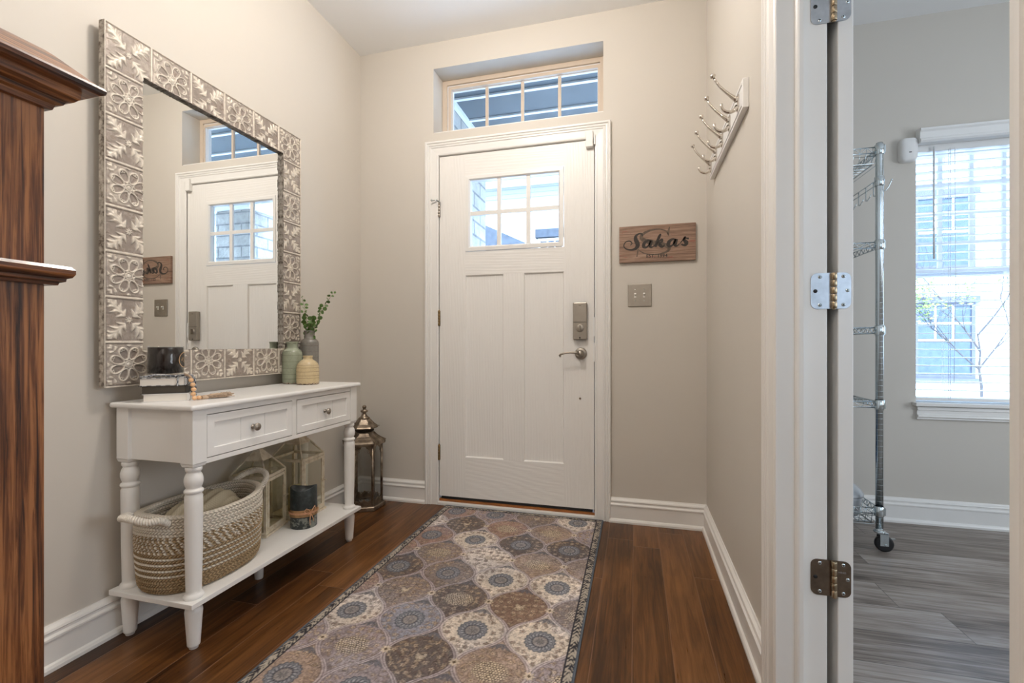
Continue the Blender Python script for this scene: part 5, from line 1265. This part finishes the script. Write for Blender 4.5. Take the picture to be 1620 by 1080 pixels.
# covered plastic tub in the bottom basket
def sqlathe(prof, hx, hy, e=3.6, seg=48):
    m = MB(); vs = []
    for f, z in prof:
        for k in range(seg):
            a = 2*PI*k/seg; c, s = math.cos(a), math.sin(a); r = 1/(abs(c)**e+abs(s)**e)**(1/e); vs.append((hx*f*r*c, hy*f*r*s, z))
    return m.add(vs, [(i*seg+k, i*seg+(k+1) % seg, i*seg+seg+(k+1) % seg, i*seg+seg+k) for i in range(len(prof)-1) for k in range(seg)], True)
tb = thing('storage_tub', (0.864, 0.149, 0.126), 'clear plastic storage tub with a blue lid in the bottom basket of the wire shelving', 'food container')
M_TUB = (lambda g: g.set((0.70, 0.74, 0.78), 0.25, 0, 0.5, Transmission_Weight=0.35))(G('cloudy_plastic'))
sqlathe([(0.001, 0.0), (0.86, 0.0), (0.90, 0.006), (0.975, 0.085), (0.98, 0.100), (0.96, 0.100)], 0.212, 0.186).build('tub', M_TUB, tb)
sqlathe([(0.955, 0.0995), (0.995, 0.098), (1.0, 0.104), (0.985, 0.112), (0.93, 0.130), (0.80, 0.150), (0.72, 0.157)], 0.212, 0.186).build('clear_lid', M_TUB, tb)
ld = sqlathe([(0.80, 0.1515), (0.70, 0.159), (0.45, 0.168), (0.001, 0.170)], 0.212, 0.186).build('blue_lid_top', plain('navy_plastic', (0.035, 0.075, 0.15), 0.3), tb)
MB().tube([(-0.05, 0, 0.166), (-0.04, 0, 0.186), (0, 0, 0.192), (0.04, 0, 0.186), (0.05, 0, 0.166)], 0.005, 8).build('handle', M_BLACK, ld)
sqlathe([(0.001, 0.008), (0.80, 0.008), (0.85, 0.06), (0.001, 0.07)], 0.212, 0.186).build('contents', plain('grey_contents', (0.10, 0.13, 0.17), 0.7, var=0.5, scale=20), tb)

# ================================================================== outside: porch
g = G('ledge_stone'); v = g.co(); br = g.n('TexBrick'); 
sp = g.n('SeparateXYZ'); g.put(sp.inputs[0], v); cb = g.n('CombineXYZ'); g.put(cb.inputs[0], g.M('ADD', sp.outputs[0], sp.outputs[1])); g.put(cb.inputs[1], sp.outputs[2])
g.put(br.inputs['Vector'], g.mapp(cb.outputs[0], (1, 1, 1))); br.inputs['Scale'].default_value = 1.0; br.inputs['Brick Width'].default_value = 0.33; br.inputs['Row Height'].default_value = 0.13
br.inputs['Mortar Size'].default_value = 0.010; br.inputs['Color1'].default_value = (0.52, 0.50, 0.47, 1); br.inputs['Color2'].default_value = (0.36, 0.34, 0.32, 1); br.inputs['Mortar'].default_value = (0.16, 0.16, 0.17, 1)
n = g.noise(v, 9, 5, 0.65); g.bump(g.M('ADD', n, g.M('MULTIPLY', br.outputs['Fac'], -0.8)), 0.8, 0.03)
M_STONE = g.set(g.mix(0.35, br.outputs[0], g.ramp(n, (0.3, (0.22, 0.21, 0.20)), (0.7, (0.72, 0.70, 0.66)))), 0.9)
M_SOFFIT = plain('grey_porch_soffit', (0.095, 0.115, 0.13), 0.7, var=0.15, scale=4)
M_BATTEN = plain('white_porch_trim', (0.78, 0.80, 0.82), 0.5, var=0.02)
M_CONC = plain('concrete', (0.60, 0.60, 0.60), 0.9, var=0.1, scale=3)
struct('floor_porch', MB().box(-1.9, 1.7, YB+T, 2.1, -0.20, -0.03), M_CONC)
struct('ceiling_porch', MB().box(-2.2, 1.9, YB+T, 2.10, 2.90, 3.0), M_SOFFIT)
struct('wall_porch', MB().box(-1.85, -1.42, YB+T, 1.75, -0.2, 2.90), M_STONE)
m = MB().box(-1.42, 1.9, 0.855, 0.885, 2.885, 2.90).box(-1.42, 1.9, 1.203, 1.233, 2.885, 2.90).box(-1.42, -1.39, YB+T, 1.9, 2.86, 2.90)
struct('trim_9', m, M_BATTEN)
struct('trim_10', MB().box(-2.2, 1.9, 1.90, 2.10, 2.60, 2.90), M_BATTEN)
pp = thing('stone_pillar', (1.22, 1.95, 0), 'pale stone pillar holding up the porch roof outside the front door', 'pillar')
MB().box(-0.24, 0.24, -0.20, 0.20, -0.2, 2.50).build('stone_shaft', M_STONE, pp, bevel=0.01); MB().box(-0.27, 0.27, -0.23, 0.23, 2.50, 2.60).build('capital', M_BATTEN, pp, bevel=0.008)
struct('ground', MB().box(-30, 40, 2.1, 11.2, -0.35, -0.2).box(1.7, 40, 0.7, 2.1, -0.35, -0.2).box(-30, -1.9, 0.2, 2.1, -0.35, -0.2), plain('street_and_verge', (0.62, 0.63, 0.63), 0.95, var=0.15, scale=0.6))

# house across the street
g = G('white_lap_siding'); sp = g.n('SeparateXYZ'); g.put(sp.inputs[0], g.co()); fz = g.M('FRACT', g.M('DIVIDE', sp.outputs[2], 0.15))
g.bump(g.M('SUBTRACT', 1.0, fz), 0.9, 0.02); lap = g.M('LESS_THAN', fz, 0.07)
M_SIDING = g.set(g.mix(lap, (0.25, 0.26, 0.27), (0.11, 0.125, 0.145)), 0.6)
M_SLATE = plain('blue_grey_shingles', (0.03, 0.040, 0.055), 0.9, var=0.3, scale=8)
M_PURP = plain('grey_violet_shutter', (0.055, 0.06, 0.085), 0.6, var=0.1)
M_PANEO = plain('house_window_pane', (0.04, 0.06, 0.09), 0.15, var=0.2, spec=0.4)
hs = thing('neighbour_house', (0, 12, 0), 'white sided two-storey house across the street seen through the windows', 'house')
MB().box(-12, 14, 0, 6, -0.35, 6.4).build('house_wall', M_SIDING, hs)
MB().prism([(-0.5, 6.3), (3.0, 9.2), (6.5, 6.3), (6.5, 6.15), (-0.5, 6.15)], -12.4, 14.4, axis='X').build('house_roof', M_SLATE, hs)
# gabled entry wing with a small roof, seen through the door light
m = MB().box(-5.05, -3.15, -2.4, 0.05, -0.35, 3.65); m.build('entry_wing', M_SIDING, hs)
m = MB().prism([(-5.40, 3.62), (-4.1, 4.25), (-2.80, 3.62), (-2.80, 3.50), (-5.40, 3.50)], -2.75, 0.2, axis='Y'); m.build('wing_roof', M_SLATE, hs)
MB().box(-5.10, -4.95, -2.46, -2.38, -0.35, 3.55).box(-3.25, -3.10, -2.46, -2.38, -0.35, 3.55).build('wing_corner_board', M_PURP, hs)
def hwin(x0, x1, z0_, z1_, shutters=False, header=True):
    f = MB().mold([(x0, z0_), (x0, z1_), (x1, z1_), (x1, z0_)], [(-0.08, 0.0), (-0.08, -0.05), (0.0, -0.05), (0.0, 0.0)], lambda a, b, d: (a, d, b), closed=True, side=-1)
    if header: f.box(x0-0.16, x1+0.16, -0.10, 0, z1_+0.08, z1_+0.24)
    f.box(x0-0.14, x1+0.14, -0.10, 0, z0_-0.16, z0_-0.08)
    w = f.build('window', M_PURP if header else M_BATTEN, hs)
    MB().box(x0, x1, -0.02, -0.005, z0_, z1_).build('pane', M_PANEO, w)
    m = MB(); xm = (x0+x1)/2; zm = (z0_+z1_)/2
    m.box(x0, x1, -0.035, -0.02, zm-0.03, zm+0.03)
    for k in (1, 2):
        x = x0+(x1-x0)*k/3; m.box(x-0.02, x+0.02, -0.032, -0.02, zm, z1_)
    m.box(x0, x1, -0.031, -0.02, (zm+z1_)/2-0.02, (zm+z1_)/2+0.02)
    m.build('window_grid', M_BATTEN, w)
    if shutters and False: MB().box(x1+0.10, x1+0.42, -0.06, 0, z0_-0.08, z1_+0.10).build('shutter', M_PURP, w)
hwin(7.20, 8.35, 3.00, 4.75, True); hwin(7.20, 8.35, 0.15, 1.95, True); hwin(10.4, 11.5, 3.0, 4.75, True); hwin(10.4, 11.5, 0.15, 1.95, True)
hwin(-2.95, -2.25, 3.55, 4.25, False, False); hwin(-8.2, -7.0, 3.0, 4.6, True); hwin(1.5, 2.7, 3.0, 4.6, True)
MB().box(-3.1, -1.9, -0.12, 0.0, 4.36, 4.62).build('frieze_board', M_SLATE, hs)
MB().box(9.55, 9.70, -0.12, 0, -0.35, 6.3).build('downpipe', M_PURP, hs)

# young tree outside the study window
tr = thing('street_tree', (5.05, 6.0, -0.2), 'bare young tree with a few green leaves outside the study window', 'tree')
rt = random.Random(11); tm = MB(); lv = MB()
def branch(p, d, L, r, depth):
    pts = [p]; q = p.copy(); dd = d.copy()
    for k in range(5):
        dd = (dd+Vector((rt.uniform(-.16, .16), rt.uniform(-.16, .16), rt.uniform(-.04, .12)))).normalized(); q = q+dd*L/5; pts.append(q.copy())
    tm.tube(pts, [r*(1-0.13*k) for k in range(6)], 6, cap=False)
    if depth <= 1:
        for k in range(3):
            if rt.random() < 0.55 and pts[-1].z < 2.4:
                c = pts[rt.randint(2, 5)]+Vector((rt.uniform(-.05, .05), rt.uniform(-.05, .05), rt.uniform(-.04, .04))); a = rt.uniform(0, 6.28); s = rt.uniform(0.025, 0.05)
                u_ = Vector((math.cos(a), math.sin(a), rt.uniform(-.4, .4))).normalized(); w_ = u_.orthogonal().normalized()*0.5
                lv.add([c, c+u_*s*0.5+w_*s, c+u_*s*1.6, c+u_*s*0.5-w_*s], [(0, 1, 2, 3)])
    if depth > 0:
        for k in range(4 if depth > 2 else 3):
            a = rt.uniform(0, 2*PI); tilt = rt.uniform(0.35, 0.75)
            nd = (dd+Vector((math.cos(a)*tilt, math.sin(a)*tilt, rt.uniform(-.1, .3)))).normalized(); branch(pts[rt.randint(2, 5)], nd, L*rt.uniform(0.55, 0.8), r*0.55, depth-1)
branch(Vector((0, 0, 0)), Vector((0.02, 0, 1)), 1.3, 0.026, 5)
tm.build('branches', plain('grey_bark', (0.045, 0.043, 0.045), 0.9, var=0.2, scale=20), tr, recalc=False)
lv.build('leaves', plain('spring_leaf', (0.16, 0.24, 0.04), 0.6, var=0.3, scale=9), tr, recalc=False)
